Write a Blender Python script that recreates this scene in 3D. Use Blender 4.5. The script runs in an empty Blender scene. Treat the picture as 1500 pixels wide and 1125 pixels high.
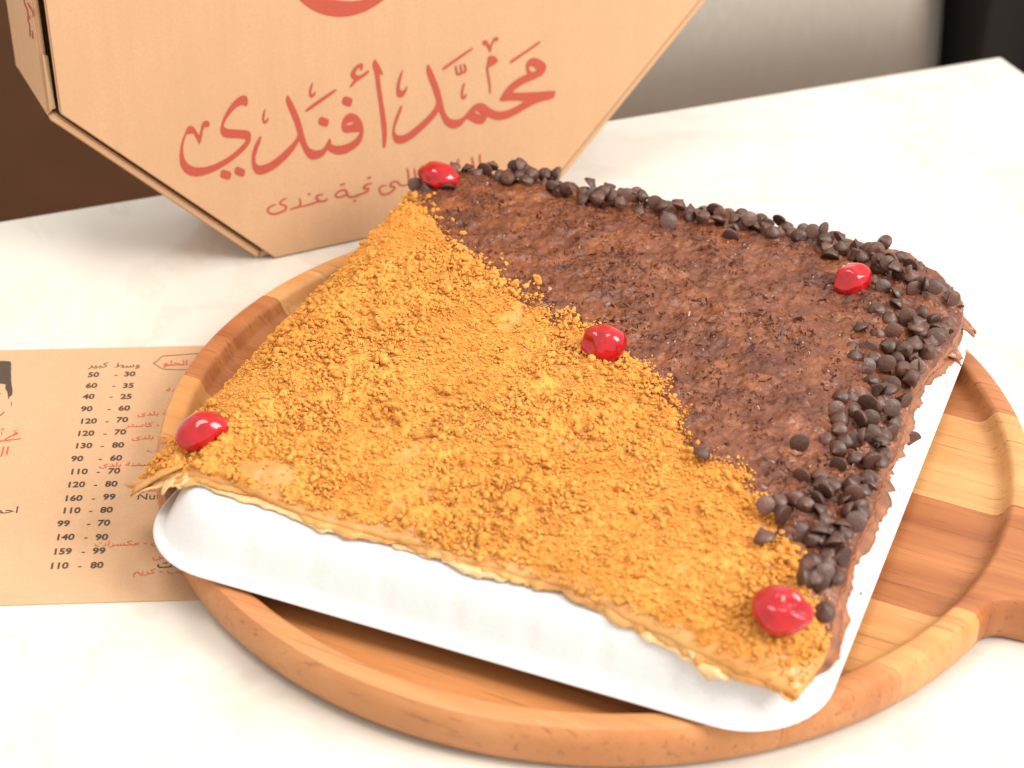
import bpy, bmesh, math, random
import numpy as np
from mathutils import Vector, Matrix
from mathutils.geometry import tessellate_polygon

random.seed(7)
rng = np.random.default_rng(7)
scene = bpy.context.scene
col = scene.collection

# ------------------------------------------------------------------ camera
FPX, PITCH, ROLL, CAMH = 1.90434 * 1500, 0.595637, 0.020574, 0.486081
PW, PH = 1500.0, 1125.0
_fw = np.array([0, math.cos(PITCH), -math.sin(PITCH)])
_rt = np.array([1.0, 0, 0])
_up = np.cross(_rt, _fw)
CR = math.cos(ROLL) * _rt + math.sin(ROLL) * _up
CU = -math.sin(ROLL) * _rt + math.cos(ROLL) * _up
CAM = np.array([0, 0, CAMH])
cd = bpy.data.cameras.new('camera')
cam = bpy.data.objects.new('camera', cd)
col.objects.link(cam)
cam.matrix_world = Matrix(((CR[0], CU[0], -_fw[0], CAM[0]), (CR[1], CU[1], -_fw[1], CAM[1]),
                           (CR[2], CU[2], -_fw[2], CAM[2]), (0, 0, 0, 1)))
cd.sensor_width = 36
cd.lens = FPX / 1500 * 36
cd.clip_start = 0.01
cd.clip_end = 60
cd.dof.use_dof = True
cd.dof.focus_distance = 0.80
cd.dof.aperture_fstop = 10.0
scene.camera = cam

# ------------------------------------------------------------------ light
world = bpy.data.worlds.new('World')
scene.world = world
world.use_nodes = True
bgn = world.node_tree.nodes['Background']
bgn.inputs[0].default_value = (1.0, 0.955, 0.90, 1)
bgn.inputs[1].default_value = 0.74


def area(name, loc, target, size, power, color):
    l = bpy.data.lights.new(name, 'AREA')
    l.shape = 'RECTANGLE'
    l.size, l.size_y = size
    l.energy = power
    l.color = color
    o = bpy.data.objects.new(name, l)
    col.objects.link(o)
    o.location = loc
    o.rotation_euler = (Vector(target) - Vector(loc)).to_track_quat('-Z', 'Y').to_euler()
    return o


area('window_light', (1.35, 0.15, 1.25), (0.0, 0.66, 0.0), (0.9, 1.1), 31, (1.0, 0.965, 0.91))
area('ceiling_light', (-0.3, 0.5, 2.2), (0.0, 0.65, 0.0), (0.8, 0.8), 14, (1.0, 0.95, 0.88))

vs = scene.view_settings
vs.view_transform = 'Standard'
vs.look = 'None'
vs.exposure = 0.63
vs.gamma = 1.0
vs.use_curve_mapping = False


# ------------------------------------------------------------------ helpers
def ray(px):
    return _fw + (px[0] - PW / 2) / FPX * CR + (PH / 2 - px[1]) / FPX * CU


def at_z(px, z):
    d = ray(px)
    return CAM + d * ((z - CAMH) / d[2])


def link(name, me, mat=None, parent=None, smooth=False):
    o = bpy.data.objects.new(name, me)
    col.objects.link(o)
    if mat is not None and not me.materials:
        me.materials.append(mat)
    if parent is not None:
        o.parent = parent
    if smooth:
        me.polygons.foreach_set('use_smooth', [True] * len(me.polygons))
    return o


def mesh(name, v, f, mat=None, parent=None, smooth=False):
    me = bpy.data.meshes.new(name)
    me.from_pydata([tuple(map(float, p)) for p in v], [], [tuple(int(i) for i in q) for q in f])
    me.update()
    return link(name, me, mat, parent, smooth)


def fast_mesh(name, V, T, mat=None, parent=None, smooth=False):
    """triangles from numpy arrays"""
    me = bpy.data.meshes.new(name)
    V = np.ascontiguousarray(V, dtype=np.float32)
    T = np.ascontiguousarray(T, dtype=np.int32)
    k = T.shape[1]
    me.vertices.add(len(V))
    me.vertices.foreach_set('co', V.ravel())
    me.loops.add(T.size)
    me.loops.foreach_set('vertex_index', T.ravel())
    me.polygons.add(len(T))
    me.polygons.foreach_set('loop_start', np.arange(0, T.size, k, dtype=np.int32))
    me.polygons.foreach_set('loop_total', np.full(len(T), k, dtype=np.int32))
    me.update(calc_edges=True)
    me.validate()
    return link(name, me, mat, parent, smooth)


def bm_obj(name, bm, mat=None, parent=None, smooth=False):
    bmesh.ops.recalc_face_normals(bm, faces=bm.faces)
    me = bpy.data.meshes.new(name)
    bm.to_mesh(me)
    bm.free()
    return link(name, me, mat, parent, smooth)


def empty(name, loc=(0, 0, 0), rz=0.0):
    o = bpy.data.objects.new(name, None)
    col.objects.link(o)
    o.empty_display_size = 0.02
    o.location = loc
    o.rotation_euler = (0, 0, rz)
    return o


def tag(o, label=None, cat=None, group=None, kind=None):
    if label: o['label'] = label
    if cat: o['category'] = cat
    if group: o['group'] = group
    if kind: o['kind'] = kind
    return o


# numpy value noise ---------------------------------------------------------
_tab = np.random.default_rng(3).random((256, 256))


def vnoise(x, y, seed=0):
    x = np.asarray(x, float) + seed * 17.31
    y = np.asarray(y, float) + seed * 9.77
    xi = np.floor(x).astype(int); yi = np.floor(y).astype(int)
    fx = x - xi; fy = y - yi
    fx = fx * fx * fx * (fx * (fx * 6 - 15) + 10); fy = fy * fy * fy * (fy * (fy * 6 - 15) + 10)
    a = _tab[xi % 256, yi % 256]; b = _tab[(xi + 1) % 256, yi % 256]
    c = _tab[xi % 256, (yi + 1) % 256]; d = _tab[(xi + 1) % 256, (yi + 1) % 256]
    return (a * (1 - fx) + b * fx) * (1 - fy) + (c * (1 - fx) + d * fx) * fy - 0.5


def fbm(x, y, seed=0, octv=4, gain=0.5):
    r = 0; amp = 1.0
    for i in range(octv):
        r = r + amp * vnoise(x, y, seed + i * 3)
        # rotate between octaves so the lattice does not show
        x, y = (x * 1.6 - y * 1.2) * 1.03, (x * 1.2 + y * 1.6) * 1.03
        amp *= gain
    return r


def sstep(e0, e1, x):
    t = np.clip((x - e0) / (e1 - e0), 0, 1)
    return t * t * (3 - 2 * t)


# materials -----------------------------------------------------------------
class MatB:
    def __init__(s, name):
        s.m = bpy.data.materials.new(name)
        s.m.use_nodes = True
        s.nt = s.m.node_tree
        s.n = s.nt.nodes
        s.b = s.n['Principled BSDF']

    def new(s, t, **kw):
        n = s.n.new(t)
        for k, v in kw.items():
            if k in n.inputs: n.inputs[k].default_value = v
            else: setattr(n, k, v)
        return n

    def lk(s, a, b): s.nt.links.new(a, b)

    def coord(s, out='Object', scale=None, rot=None):
        tc = s.new('ShaderNodeTexCoord')
        mp = s.new('ShaderNodeMapping')
        if scale: mp.inputs['Scale'].default_value = scale
        if rot: mp.inputs['Rotation'].default_value = rot
        s.lk(tc.outputs[out], mp.inputs[0])
        return mp.outputs[0]

    def noise(s, vec, scale, detail=4, rough=0.55, dist=0):
        n = s.new('ShaderNodeTexNoise')
        n.inputs['Scale'].default_value = scale
        n.inputs['Detail'].default_value = detail
        n.inputs['Roughness'].default_value = rough
        n.inputs['Distortion'].default_value = dist
        if vec is not None: s.lk(vec, n.inputs['Vector'])
        return n.outputs[0]

    def ramp(s, fac, stops):
        r = s.new('ShaderNodeValToRGB')
        el = r.color_ramp.elements
        while len(el) < len(stops): el.new(0.5)
        for e, (p, c) in zip(el, stops):
            e.position = p
            e.color = (*c, 1) if len(c) == 3 else c
        s.lk(fac, r.inputs[0])
        return r.outputs[0]

    def mix(s, fac, a, b, mode='MIX'):
        m = s.new('ShaderNodeMix', data_type='RGBA', blend_type=mode)
        for sock, v in ((m.inputs[0], fac), (m.inputs[6], a), (m.inputs[7], b)):
            if isinstance(v, (int, float)): sock.default_value = v
            elif isinstance(v, tuple): sock.default_value = (*v, 1) if len(v) == 3 else v
            else: s.lk(v, sock)
        return m.outputs[2]

    def base(s, v):
        if isinstance(v, tuple): s.b.inputs['Base Color'].default_value = (*v, 1)
        else: s.lk(v, s.b.inputs['Base Color'])

    def bump(s, h, strength=0.3, dist=0.001):
        b = s.new('ShaderNodeBump')
        b.inputs['Strength'].default_value = strength
        b.inputs['Distance'].default_value = dist
        s.lk(h, b.inputs['Height'])
        s.lk(b.outputs[0], s.b.inputs['Normal'])

    def set(s, **kw):
        for k, v in kw.items():
            s.b.inputs[k.replace('_', ' ')].default_value = v
        return s


def m_marble():
    m = MatB('white_marble')
    v = m.coord()
    cl = m.noise(v, 5, 5, 0.6, 1.5)
    c1 = m.ramp(cl, [(0.3, (0.50, 0.455, 0.395)), (0.5, (0.625, 0.585, 0.525)), (0.75, (0.60, 0.55, 0.48))])
    vein = m.noise(v, 3.2, 7, 0.62, 2.5)
    vf = m.ramp(vein, [(0.46, (0, 0, 0)), (0.5, (0.28, 0.28, 0.28)), (0.54, (0, 0, 0))])
    c2 = m.mix(vf, c1, (0.46, 0.41, 0.34))
    sp = m.noise(v, 26, 3, 0.5)
    sf = m.ramp(sp, [(0.68, (0, 0, 0)), (0.78, (0.4, 0.4, 0.4))])
    c3 = m.mix(sf, c2, (0.60, 0.50, 0.36))
    m.base(c3)
    m.set(Roughness=0.24)
    m.bump(m.noise(v, 60, 3), 0.03, 0.001)
    return m.m


def m_cardboard(name, c=(0.555, 0.335, 0.19)):
    m = MatB(name)
    v = m.coord()
    a = m.noise(v, 900, 3, 0.7)
    b = m.noise(v, 40, 4, 0.6)
    st = m.noise(m.coord(scale=(300, 20, 20)), 5, 2)
    c1 = m.ramp(a, [(0.25, tuple(x * 0.86 for x in c)), (0.5, c), (0.8, tuple(x * 1.08 for x in c))])
    c2 = m.mix(m.ramp(b, [(0.3, (0, 0, 0)), (0.7, (0.55, 0.55, 0.55))]), c1, tuple(x * 0.9 for x in c))
    fl = m.noise(m.coord(scale=(150, 80, 5)), 1.0, 2)
    c2 = m.mix(m.ramp(fl, [(0.35, (0, 0, 0)), (0.65, (0.4, 0.4, 0.4))]), c2, tuple(x * 0.88 for x in c))
    m.base(c2)
    m.set(Roughness=0.78)
    m.b.inputs['Specular IOR Level'].default_value = 0.25
    m.bump(m.mix(0.5, a, st), 0.12, 0.0004)
    return m.m


def m_plain(name, c, rough=0.5, spec=0.5, nscale=None, namp=0.12):
    m = MatB(name)
    if nscale:
        n = m.noise(m.coord(), nscale, 4)
        m.base(m.ramp(n, [(0.25, tuple(x * (1 - namp) for x in c)), (0.75, tuple(min(1, x * (1 + namp)) for x in c))]))
    else:
        m.base(c)
    m.set(Roughness=rough)
    m.b.inputs['Specular IOR Level'].default_value = spec
    return m.m


def m_ink(name, c):
    m = MatB(name)
    v = m.coord()
    n = m.noise(v, 700, 3, 0.7)
    m.base(m.ramp(n, [(0.25, tuple(x * 1.12 for x in c)), (0.7, c)]))
    m.set(Roughness=0.75)
    m.b.inputs['Specular IOR Level'].default_value = 0.25
    return m.m


def m_wood(name, light, dark, seed):
    m = MatB(name)
    v = m.coord(scale=(5, 70, 30))
    off = m.new('ShaderNodeVectorMath', operation='ADD')
    off.inputs[1].default_value = (seed * 3.1, seed * 7.7, seed * 1.3)
    m.lk(v, off.inputs[0])
    vec = off.outputs[0]
    g1 = m.noise(vec, 1.0, 5, 0.6, 0.6)
    fine = m.coord(scale=(16, 700, 300))
    g2 = m.noise(fine, 1.0, 3, 0.7)
    light = (light[0], light[1] * 0.93, light[2] * 0.85)
    dark = (dark[0], dark[1] * 0.93, dark[2] * 0.85)
    c1 = m.ramp(g1, [(0.28, dark), (0.5, tuple((a + b) / 2 for a, b in zip(light, dark))), (0.68, light)])
    pores = m.ramp(g2, [(0.30, (1, 1, 1)), (0.43, (0, 0, 0))])
    pm = m.mix(0.7, (0, 0, 0), pores)
    c2 = m.mix(pm, c1, tuple(x * 0.45 for x in dark))
    m.base(c2)
    m.set(Roughness=0.42)
    m.bump(g2, 0.25, 0.0005)
    return m.m


def m_foam():
    m = MatB('white_foam')
    v = m.coord()
    n = m.noise(v, 700, 2, 0.5)
    m.base(m.ramp(n, [(0.3, (0.66, 0.64, 0.635)), (0.7, (0.70, 0.685, 0.68))]))
    m.set(Roughness=0.42)
    m.b.inputs['Subsurface Weight'].default_value = 0.15
    m.b.inputs['Subsurface Radius'].default_value = (0.004, 0.004, 0.004)
    m.b.inputs['Subsurface Scale'].default_value = 0.5
    m.bump(n, 0.08, 0.0003)
    return m.m


def m_dough():
    m = MatB('baked_dough')
    v = m.coord()
    n = m.noise(v, 45, 5, 0.6, 0.5)
    c = m.ramp(n, [(0.25, (0.46, 0.195, 0.045)), (0.5, (0.58, 0.275, 0.070)), (0.75, (0.65, 0.36, 0.12))])
    m.base(c)
    m.set(Roughness=0.38)
    m.b.inputs['Subsurface Weight'].default_value = 0.15
    m.b.inputs['Subsurface Radius'].default_value = (0.004, 0.002, 0.001)
    m.b.inputs['Subsurface Scale'].default_value = 0.5
    m.bump(m.noise(v, 500, 4), 0.35, 0.0006)
    return m.m


def m_crumb():
    m = MatB('biscuit_crumb')
    v = m.coord()
    big = m.noise(v, 38, 4, 0.6)
    fine = m.noise(v, 900, 3, 0.65)
    c = m.ramp(fine, [(0.2, (0.50, 0.19, 0.030)), (0.5, (0.67, 0.30, 0.062)), (0.8, (0.80, 0.44, 0.135))])
    c2 = m.mix(m.ramp(big, [(0.38, (0, 0, 0)), (0.72, (0.55, 0.55, 0.55))]), c, (0.55, 0.195, 0.028))
    m.base(c2)
    m.set(Roughness=0.85)
    m.b.inputs['Specular IOR Level'].default_value = 0.2
    m.b.inputs['Subsurface Weight'].default_value = 0.25
    m.b.inputs['Subsurface Radius'].default_value = (0.003, 0.0016, 0.0006)
    m.b.inputs['Subsurface Scale'].default_value = 0.5
    m.bump(fine, 0.5, 0.0006)
    return m.m


def m_spread():
    m = MatB('chocolate_spread')
    v = m.coord()
    n = m.noise(v, 70, 6, 0.66, 0.8)
    f = m.noise(v, 420, 4, 0.6)
    c = m.ramp(n, [(0.32, (0.084, 0.023, 0.011)), (0.50, (0.155, 0.046, 0.020)), (0.68, (0.27, 0.092, 0.034))])
    m.base(c)
    m.lk(m.ramp(n, [(0.40, (0.40, 0.40, 0.40)), (0.60, (0.13, 0.13, 0.13))]), m.b.inputs['Roughness'])
    m.bump(f, 0.7, 0.0012)
    return m.m


def m_shaving():
    m = MatB('chocolate_shaving')
    n = m.noise(m.coord(), 260, 3)
    m.base(m.ramp(n, [(0.3, (0.062, 0.020, 0.014)), (0.6, (0.115, 0.038, 0.026)), (0.8, (0.20, 0.085, 0.062))]))
    m.set(Roughness=0.2)
    return m.m


def m_chip(name, c):
    m = MatB(name)
    v = m.coord()
    n = m.noise(v, 2.5, 5, 0.6)
    oi = m.new('ShaderNodeObjectInfo')
    tone = m.ramp(oi.outputs['Random'], [(0.0, tuple(x * 0.7 for x in c)), (0.6, c), (1.0, (c[0] * 1.7, c[1] * 1.55, c[2] * 1.4))])
    m.base(m.mix(m.ramp(n, [(0.35, (0, 0, 0)), (0.75, (0.4, 0.4, 0.4))]), tone, (0.13, 0.045, 0.022)))
    m.lk(m.ramp(n, [(0.3, (0.25, 0.25, 0.25)), (0.7, (0.5, 0.5, 0.5))]), m.b.inputs['Roughness'])
    m.bump(n, 0.15, 0.05)
    return m.m


def m_cherry():
    m = MatB('candied_cherry')
    v = m.coord()
    n = m.noise(v, 90, 3, 0.5, 0.4)
    m.base(m.ramp(n, [(0.3, (0.44, 0.002, 0.008)), (0.7, (0.72, 0.009, 0.018))]))
    m.set(Roughness=0.12)
    m.b.inputs['Transmission Weight'].default_value = 0.38
    m.b.inputs['IOR'].default_value = 1.38
    m.b.inputs['Subsurface Weight'].default_value = 0.3
    m.b.inputs['Subsurface Radius'].default_value = (0.006, 0.0008, 0.0008)
    m.b.inputs['Subsurface Scale'].default_value = 1.0
    m.b.inputs['Coat Weight'].default_value = 0.6
    m.b.inputs['Coat Roughness'].default_value = 0.05
    m.bump(m.noise(v, 160, 2), 0.08, 0.0008)
    return m.m


def m_steel():
    m = MatB('brushed_steel')
    n = m.noise(m.coord(scale=(400, 400, 3)), 1.0, 3)
    m.base(m.ramp(n, [(0.3, (0.56, 0.50, 0.42)), (0.7, (0.62, 0.56, 0.48))]))
    m.set(Roughness=0.27, Metallic=0.85)
    m.bump(n, 0.05, 0.001)
    return m.m


MARBLE = m_marble()
CARD = m_cardboard('kraft_cardboard')
CARDIN = m_cardboard('kraft_cardboard_edge', (0.56, 0.38, 0.22))
PAPER = m_cardboard('kraft_paper', (0.55, 0.34, 0.195))
RED = m_ink('red_ink', (0.39, 0.074, 0.047))
RED2 = m_ink('bright_red_ink', (0.58, 0.085, 0.045))
BLACK = m_ink('brown_black_ink', (0.070, 0.046, 0.034))
FOAM = m_foam()
DOUGH = m_dough()
CRUMB = m_crumb()
SPREAD = m_spread()
SHAV = m_shaving()
CHIP = m_chip('dark_chocolate', (0.070, 0.032, 0.024))
CHERRY = m_cherry()
STEEL = m_steel()
FLOORM = m_plain('brown_floor', (0.080, 0.030, 0.010), 0.8, 0.1, 3, 0.25)
DARKM = m_plain('dark_panel', (0.012, 0.009, 0.008), 0.6, 0.3, 4, 0.2)
PALE = m_plain('pale_dough_layer', (0.66, 0.43, 0.20), 0.45, 0.4, 90, 0.2)
CHOCEDGE = m_plain('chocolate_smeared_dough', (0.26, 0.098, 0.045), 0.32, 0.5, 110, 0.5)
WHITEP = m_plain('painted_base', (0.5, 0.48, 0.45), 0.6, 0.3)


# ------------------------------------------------------------------ setting
def rotv(ang): return np.array([math.cos(ang), math.sin(ang), 0]), np.array([-math.sin(ang), math.cos(ang), 0])


TC = np.array([0.2875, 1.0765, 0])              # far corner of the table top
tu, tn = rotv(math.radians(22.2))                # along the back edge, outward over it
FLZ = -0.86


def slab(name, o, e1, l1, e2, l2, z0, z1, mat, parent=None, bevel=0.002):
    bm = bmesh.new()
    vs_ = []
    for z in (z0, z1):
        for a, b in ((0, 0), (l1, 0), (l1, l2), (0, l2)):
            q = o + e1 * a + e2 * b
            vs_.append(bm.verts.new((q[0], q[1], z)))
    for f in ((0, 1, 2, 3), (7, 6, 5, 4), (0, 4, 5, 1), (1, 5, 6, 2), (2, 6, 7, 3), (3, 7, 4, 0)):
        bm.faces.new([vs_[i] for i in f])
    if bevel:
        bmesh.ops.bevel(bm, geom=list(bm.edges), offset=bevel, segments=2, affect='EDGES', profile=0.6)
    return bm_obj(name, bm, mat, parent)


table = slab('table_top', TC, -tu, 1.5, -tn, 1.25, -0.022, 0.0, MARBLE)
tag(table, kind='structure')
slab('table_base', TC - tu * 0.06 - tn * 0.30, -tu, 1.38, -tn, 0.89, FLZ, -0.0225, WHITEP, table)
floor = slab('floor', np.array([-4, -3, 0]), np.array([1, 0, 0]), 8, np.array([0, 1, 0]), 9, FLZ - 0.05, FLZ, FLOORM, bevel=0)
tag(floor, kind='structure')

# steel cabinet behind the table
cab = empty('steel_cabinet', tuple(TC + tn * 0.33 + np.array([0, 0, FLZ])))
tag(cab, 'brushed stainless steel cabinet standing behind the marble table', 'cabinet')
CO = TC + tn * 0.33 + tu * 0.235


def local(o, parent):
    for v in o.data.vertices:
        v.co = v.co - parent.location
    return o


# body rounds off at its end; backward belly added to brighten its upper reflections
CL, CDP, CRD = 0.52, 0.45, 0.09
plan = [(-CL, CDP), (-CL, 0.004), (-CL + 0.004, 0.0)] + [(-CRD + CRD * math.sin(q), CRD - CRD * math.cos(q)) for q in np.linspace(0, math.pi / 2, 14)] + [(0.0, CDP)]
zprof = [FLZ + k * 0.1 for k in range(6)] + list(np.linspace(-0.34, 0.03, 26))
Vc, Fc_ = [], []
for z in zprof:
    back_off = 0.62 * max(0.0, z + 0.25) ** 2
    for x, y in plan:
        yy = y + back_off * (1 - y / CDP)
        q = CO + tu * (x - back_off * 0.4 * max(0, (x + CRD) / CRD)) + tn * yy
        Vc.append((q[0], q[1], z))
npl = len(plan)
for j in range(len(zprof) - 1):
    for i in range(npl):
        k = (i + 1) % npl
        Fc_.append((j * npl + i, j * npl + k, (j + 1) * npl + k, (j + 1) * npl + i))
Fc_.append(tuple(range((len(zprof) - 1) * npl, len(zprof) * npl)))
ob = local(mesh('cabinet_body', Vc, Fc_, STEEL, cab, True), cab)
ob.data.set_sharp_from_angle(angle=math.radians(40))
local(slab('plinth', CO - tu * (CL + 0.002) - tn * 0.004, tu, CL - 0.1, tn, 0.0035, FLZ, FLZ + 0.1, STEEL, cab, 0.001), cab)
dk = empty('black_cabinet', tuple(TC + tn * 0.4 + tu * 0.5 + np.array([0, 0, FLZ])))
tag(dk, 'black cabinet in the dark next to the steel cabinet', 'cabinet')
local(slab('cabinet_body', CO + tu * 0.012 + tn * 0.02, tu, 0.9, tn, 0.5, FLZ, 0.05, DARKM, dk, 0.006), dk)
local(slab('door_panel', CO + tu * 0.06 + tn * 0.008, tu, 0.8, tn, 0.0115, FLZ + 0.08, 0.0, DARKM, dk, 0.003), dk)

# ------------------------------------------------------------------ cardboard box
BA = np.array([-0.11695529, 0.82141819, 0.0006])
bu = np.array([0.89607967, 0.44389325, 0])
bn = np.array([0.44389325, -0.89607967, 0])
LEAN = math.radians(3.5)
bv = np.array([0, 0, math.cos(LEAN)]) - bn * math.sin(LEAN)
bnn = np.cross(bu, bv)


def BP(a, b, d=0.0):
    return BA + bu * a + bv * b - bn * d


def box_px(px, d=0.0):
    """photo pixel -> in-plane (a, b) on the lid face"""
    r = ray(px)
    t = ((BA - CAM) @ bnn) / (r @ bnn)
    X = CAM + r * t - BA
    return (X @ bu, X @ bv)


box = empty('cardboard_box', tuple(BA))
tag(box, 'octagonal kraft cardboard takeaway box with red lettering standing on its edge', 'box')
OCT = [(0, 0), (0.143, 0), (0.237, 0.094), (0.237, 0.238), (0.143, 0.332), (0, 0.332), (-0.094, 0.238), (-0.094, 0.094)]


def off_poly(poly, d):
    """offset convex CCW polygon outward by d[i] for edge i"""
    n = len(poly)
    out = []
    ln = []
    for i in range(n):
        p, q = np.array(poly[i]), np.array(poly[(i + 1) % n])
        e = (q - p) / np.linalg.norm(q - p)
        nn = np.array([e[1], -e[0]])
        ln.append((p + nn * d[i], e))
    for i in range(n):
        p1, e1 = ln[i - 1]
        p2, e2 = ln[i]
        t = np.linalg.solve(np.array([e1, -e2]).T, p2 - p1)
        out.append(tuple(p1 + e1 * t[0]))
    return out


def prism(name, loops, mat, parent, bevel=0.0, segs=1):
    """loops: list of rings of 3D points; capped"""
    bm = bmesh.new()
    R = [[bm.verts.new(tuple(np.array(p) - np.array(parent.location))) for p in l] for l in loops]
    n = len(R[0])
    for A_, B_ in zip(R[:-1], R[1:]):
        for i in range(n):
            bm.faces.new((A_[i], A_[(i + 1) % n], B_[(i + 1) % n], B_[i]))
    bm.faces.new(R[0][::-1])
    bm.faces.new(R[-1])
    if bevel:
        bmesh.ops.bevel(bm, geom=list(bm.edges), offset=bevel, segments=segs, affect='EDGES')
    return bm_obj(name, bm, mat, parent)


prism('lid', [[BP(a, b, 0) for a, b in OCT], [BP(a, b, 0.0028) for a, b in OCT]], CARD, box, 0.0006, 2)
WO = [0.0, 0.0055, 0.0045, 0.0055, 0.0045, 0.0055, 0.0045, 0.0055]
WI = [-0.004, 0.0016, 0.0015, 0.0016, 0.0015, 0.0016, 0.0015, 0.0016]
outer, inner = off_poly(OCT, WO), off_poly(OCT, WI)
DEPTH = 0.062
for i in range(8):
    j = (i + 1) % 8
    d0 = {0: 0.0036, 6: 0.0062}.get(i, 0.0030)
    ring = [outer[i], outer[j], inner[j], inner[i]]
    # a hair of clearance between neighbouring walls
    c_ = np.mean(ring, axis=0)
    ring = [tuple(c_ + (np.array(q) - c_) * 0.9975) for q in ring]
    prism('side_wall', [[BP(a, b, d0) for a, b in ring], [BP(a, b, DEPTH) for a, b in ring]], CARD if i != 6 else CARD, box, 0.0007, 2)
prism('back_panel', [[BP(a, b, DEPTH + 0.0004) for a, b in outer], [BP(a, b, DEPTH + 0.003) for a, b in outer]], CARD, box, 0.0005)
# torn corner tab of the folded wall
tabp = [(-0.0975, 0.094), (-0.0950, 0.0955), (-0.0950, 0.119), (-0.0975, 0.121)]
prism('corner_tab', [[BP(a, b, 0.0052 - 0.0012 * (k % 2)) for k, (a, b) in enumerate(tabp)], [BP(a + 0.0003, b, 0.0061) for a, b in tabp]], CARDIN, box)


def chaikin(P, n=1):
    P = np.array(P, float)
    for _ in range(n):
        Q = np.roll(P, -1, axis=0)
        P = np.stack([P * 0.8 + Q * 0.2, P * 0.2 + Q * 0.8], 1).reshape(-1, 2)
    return P


def ribbon(pts, w):
    """polyline -> outline polygon of a pen stroke, rounded and tapered"""
    P = np.array(pts, float)
    # Catmull-Rom
    out = []
    Q = np.vstack([2 * P[0] - P[1], P, 2 * P[-1] - P[-2]])
    for i in range(1, len(Q) - 2):
        for t in np.linspace(0, 1, 6, endpoint=False):
            a, b, c, d = Q[i - 1], Q[i], Q[i + 1], Q[i + 2]
            out.append(0.5 * (2 * b + (c - a) * t + (2 * a - 5 * b + 4 * c - d) * t * t + (3 * b - a - 3 * c + d) * t ** 3))
    out.append(P[-1])
    P = np.array(out)
    T = np.gradient(P, axis=0)
    T /= np.linalg.norm(T, axis=1)[:, None] + 1e-9
    N = np.stack([-T[:, 1], T[:, 0]], 1)
    k = np.linspace(0, 1, len(P))
    ww = w * (0.62 + 0.38 * np.sin(np.pi * k) ** 0.6) / 2
    L = P + N * ww[:, None]
    R = P - N * ww[:, None]
    return L, R


class Print:
    """collects flat printed shapes given as photo pixels; to3 maps (pixel, layer) to a point"""
    def __init__(s, to3): s.v = []; s.f = []; s.k = 0; s.to3 = to3

    def poly(s, P, holes=(), smooth=1):
        rings = [chaikin(P, smooth)] + [chaikin(h, smooth) for h in holes]
        tri = tessellate_polygon([[Vector((x, y, 0)) for x, y in r] for r in rings])
        flat = np.vstack(rings)
        b = len(s.v)
        s.k += 1
        s.v += [s.to3(p, s.k) for p in flat]
        s.f += [tuple(b + i for i in t) for t in tri]

    def stroke(s, pts, w):
        L, R = ribbon(pts, w)
        b = len(s.v)
        s.k += 1
        n = len(L)
        s.v += [s.to3(p, s.k) for p in L] + [s.to3(p, s.k) for p in R]
        s.f += [(b + i, b + i + 1, b + n + i + 1, b + n + i) for i in range(n - 1)]

    def build(s, name, mat, parent):
        o = np.array(parent.location)
        return mesh(name, [p - o for p in s.v], s.f, mat, parent)


def lid3(p, k):
    a, b = box_px(p)
    return BP(a, b, -0.00012 - 0.000012 * k)


def T(tile, pts):
    ox, oy, sc = {1: (250, 120, 7.5), 2: (400, 80, 7.5), 3: (550, 60, 7.5), 4: (660, 45, 8.3333), 5: (380, 230, 7.5),
                  6: (530, 220, 7.5)}[tile]
    return [(ox + x / sc, oy + y / sc) for x, y in pts]


pr = Print(lid3)
pr.poly(T(1, [(850, 200), (840, 160), (800, 142), (745, 165), (680, 225), (620, 310), (570, 410), (545, 510), (548, 565), (580, 605), (640, 615), (760, 620), (830, 630), (800, 680), (700, 775), (600, 845), (480, 905), (380, 935), (280, 940), (210, 915), (160, 865), (138, 790), (135, 710), (150, 640), (175, 570), (215, 572), (245, 560), (270, 600), (295, 650), (313, 690), (330, 660), (345, 590), (355, 530), (375, 490), (412, 500), (430, 470), (425, 435), (385, 418), (350, 445), (335, 490), (325, 545), (310, 590), (295, 560), (270, 515), (240, 485), (210, 478), (180, 500), (160, 555), (125, 640), (105, 730), (97, 830), (105, 910), (140, 980), (200, 1025), (290, 1042), (390, 1020), (500, 975), (620, 905), (740, 815), (830, 730), (875, 660), (885, 600), (875, 550), (840, 530), (740, 522), (640, 518), (590, 500), (583, 470), (610, 410), (660, 340), (720, 280), (785, 248), (805, 258), (822, 272), (845, 250)]))
pr.poly(T(1, [(560, 955), (672, 990), (650, 1080), (538, 1048)]))
pr.poly(T(1, [(718, 920), (825, 965), (800, 1052), (693, 1005)]))
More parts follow.
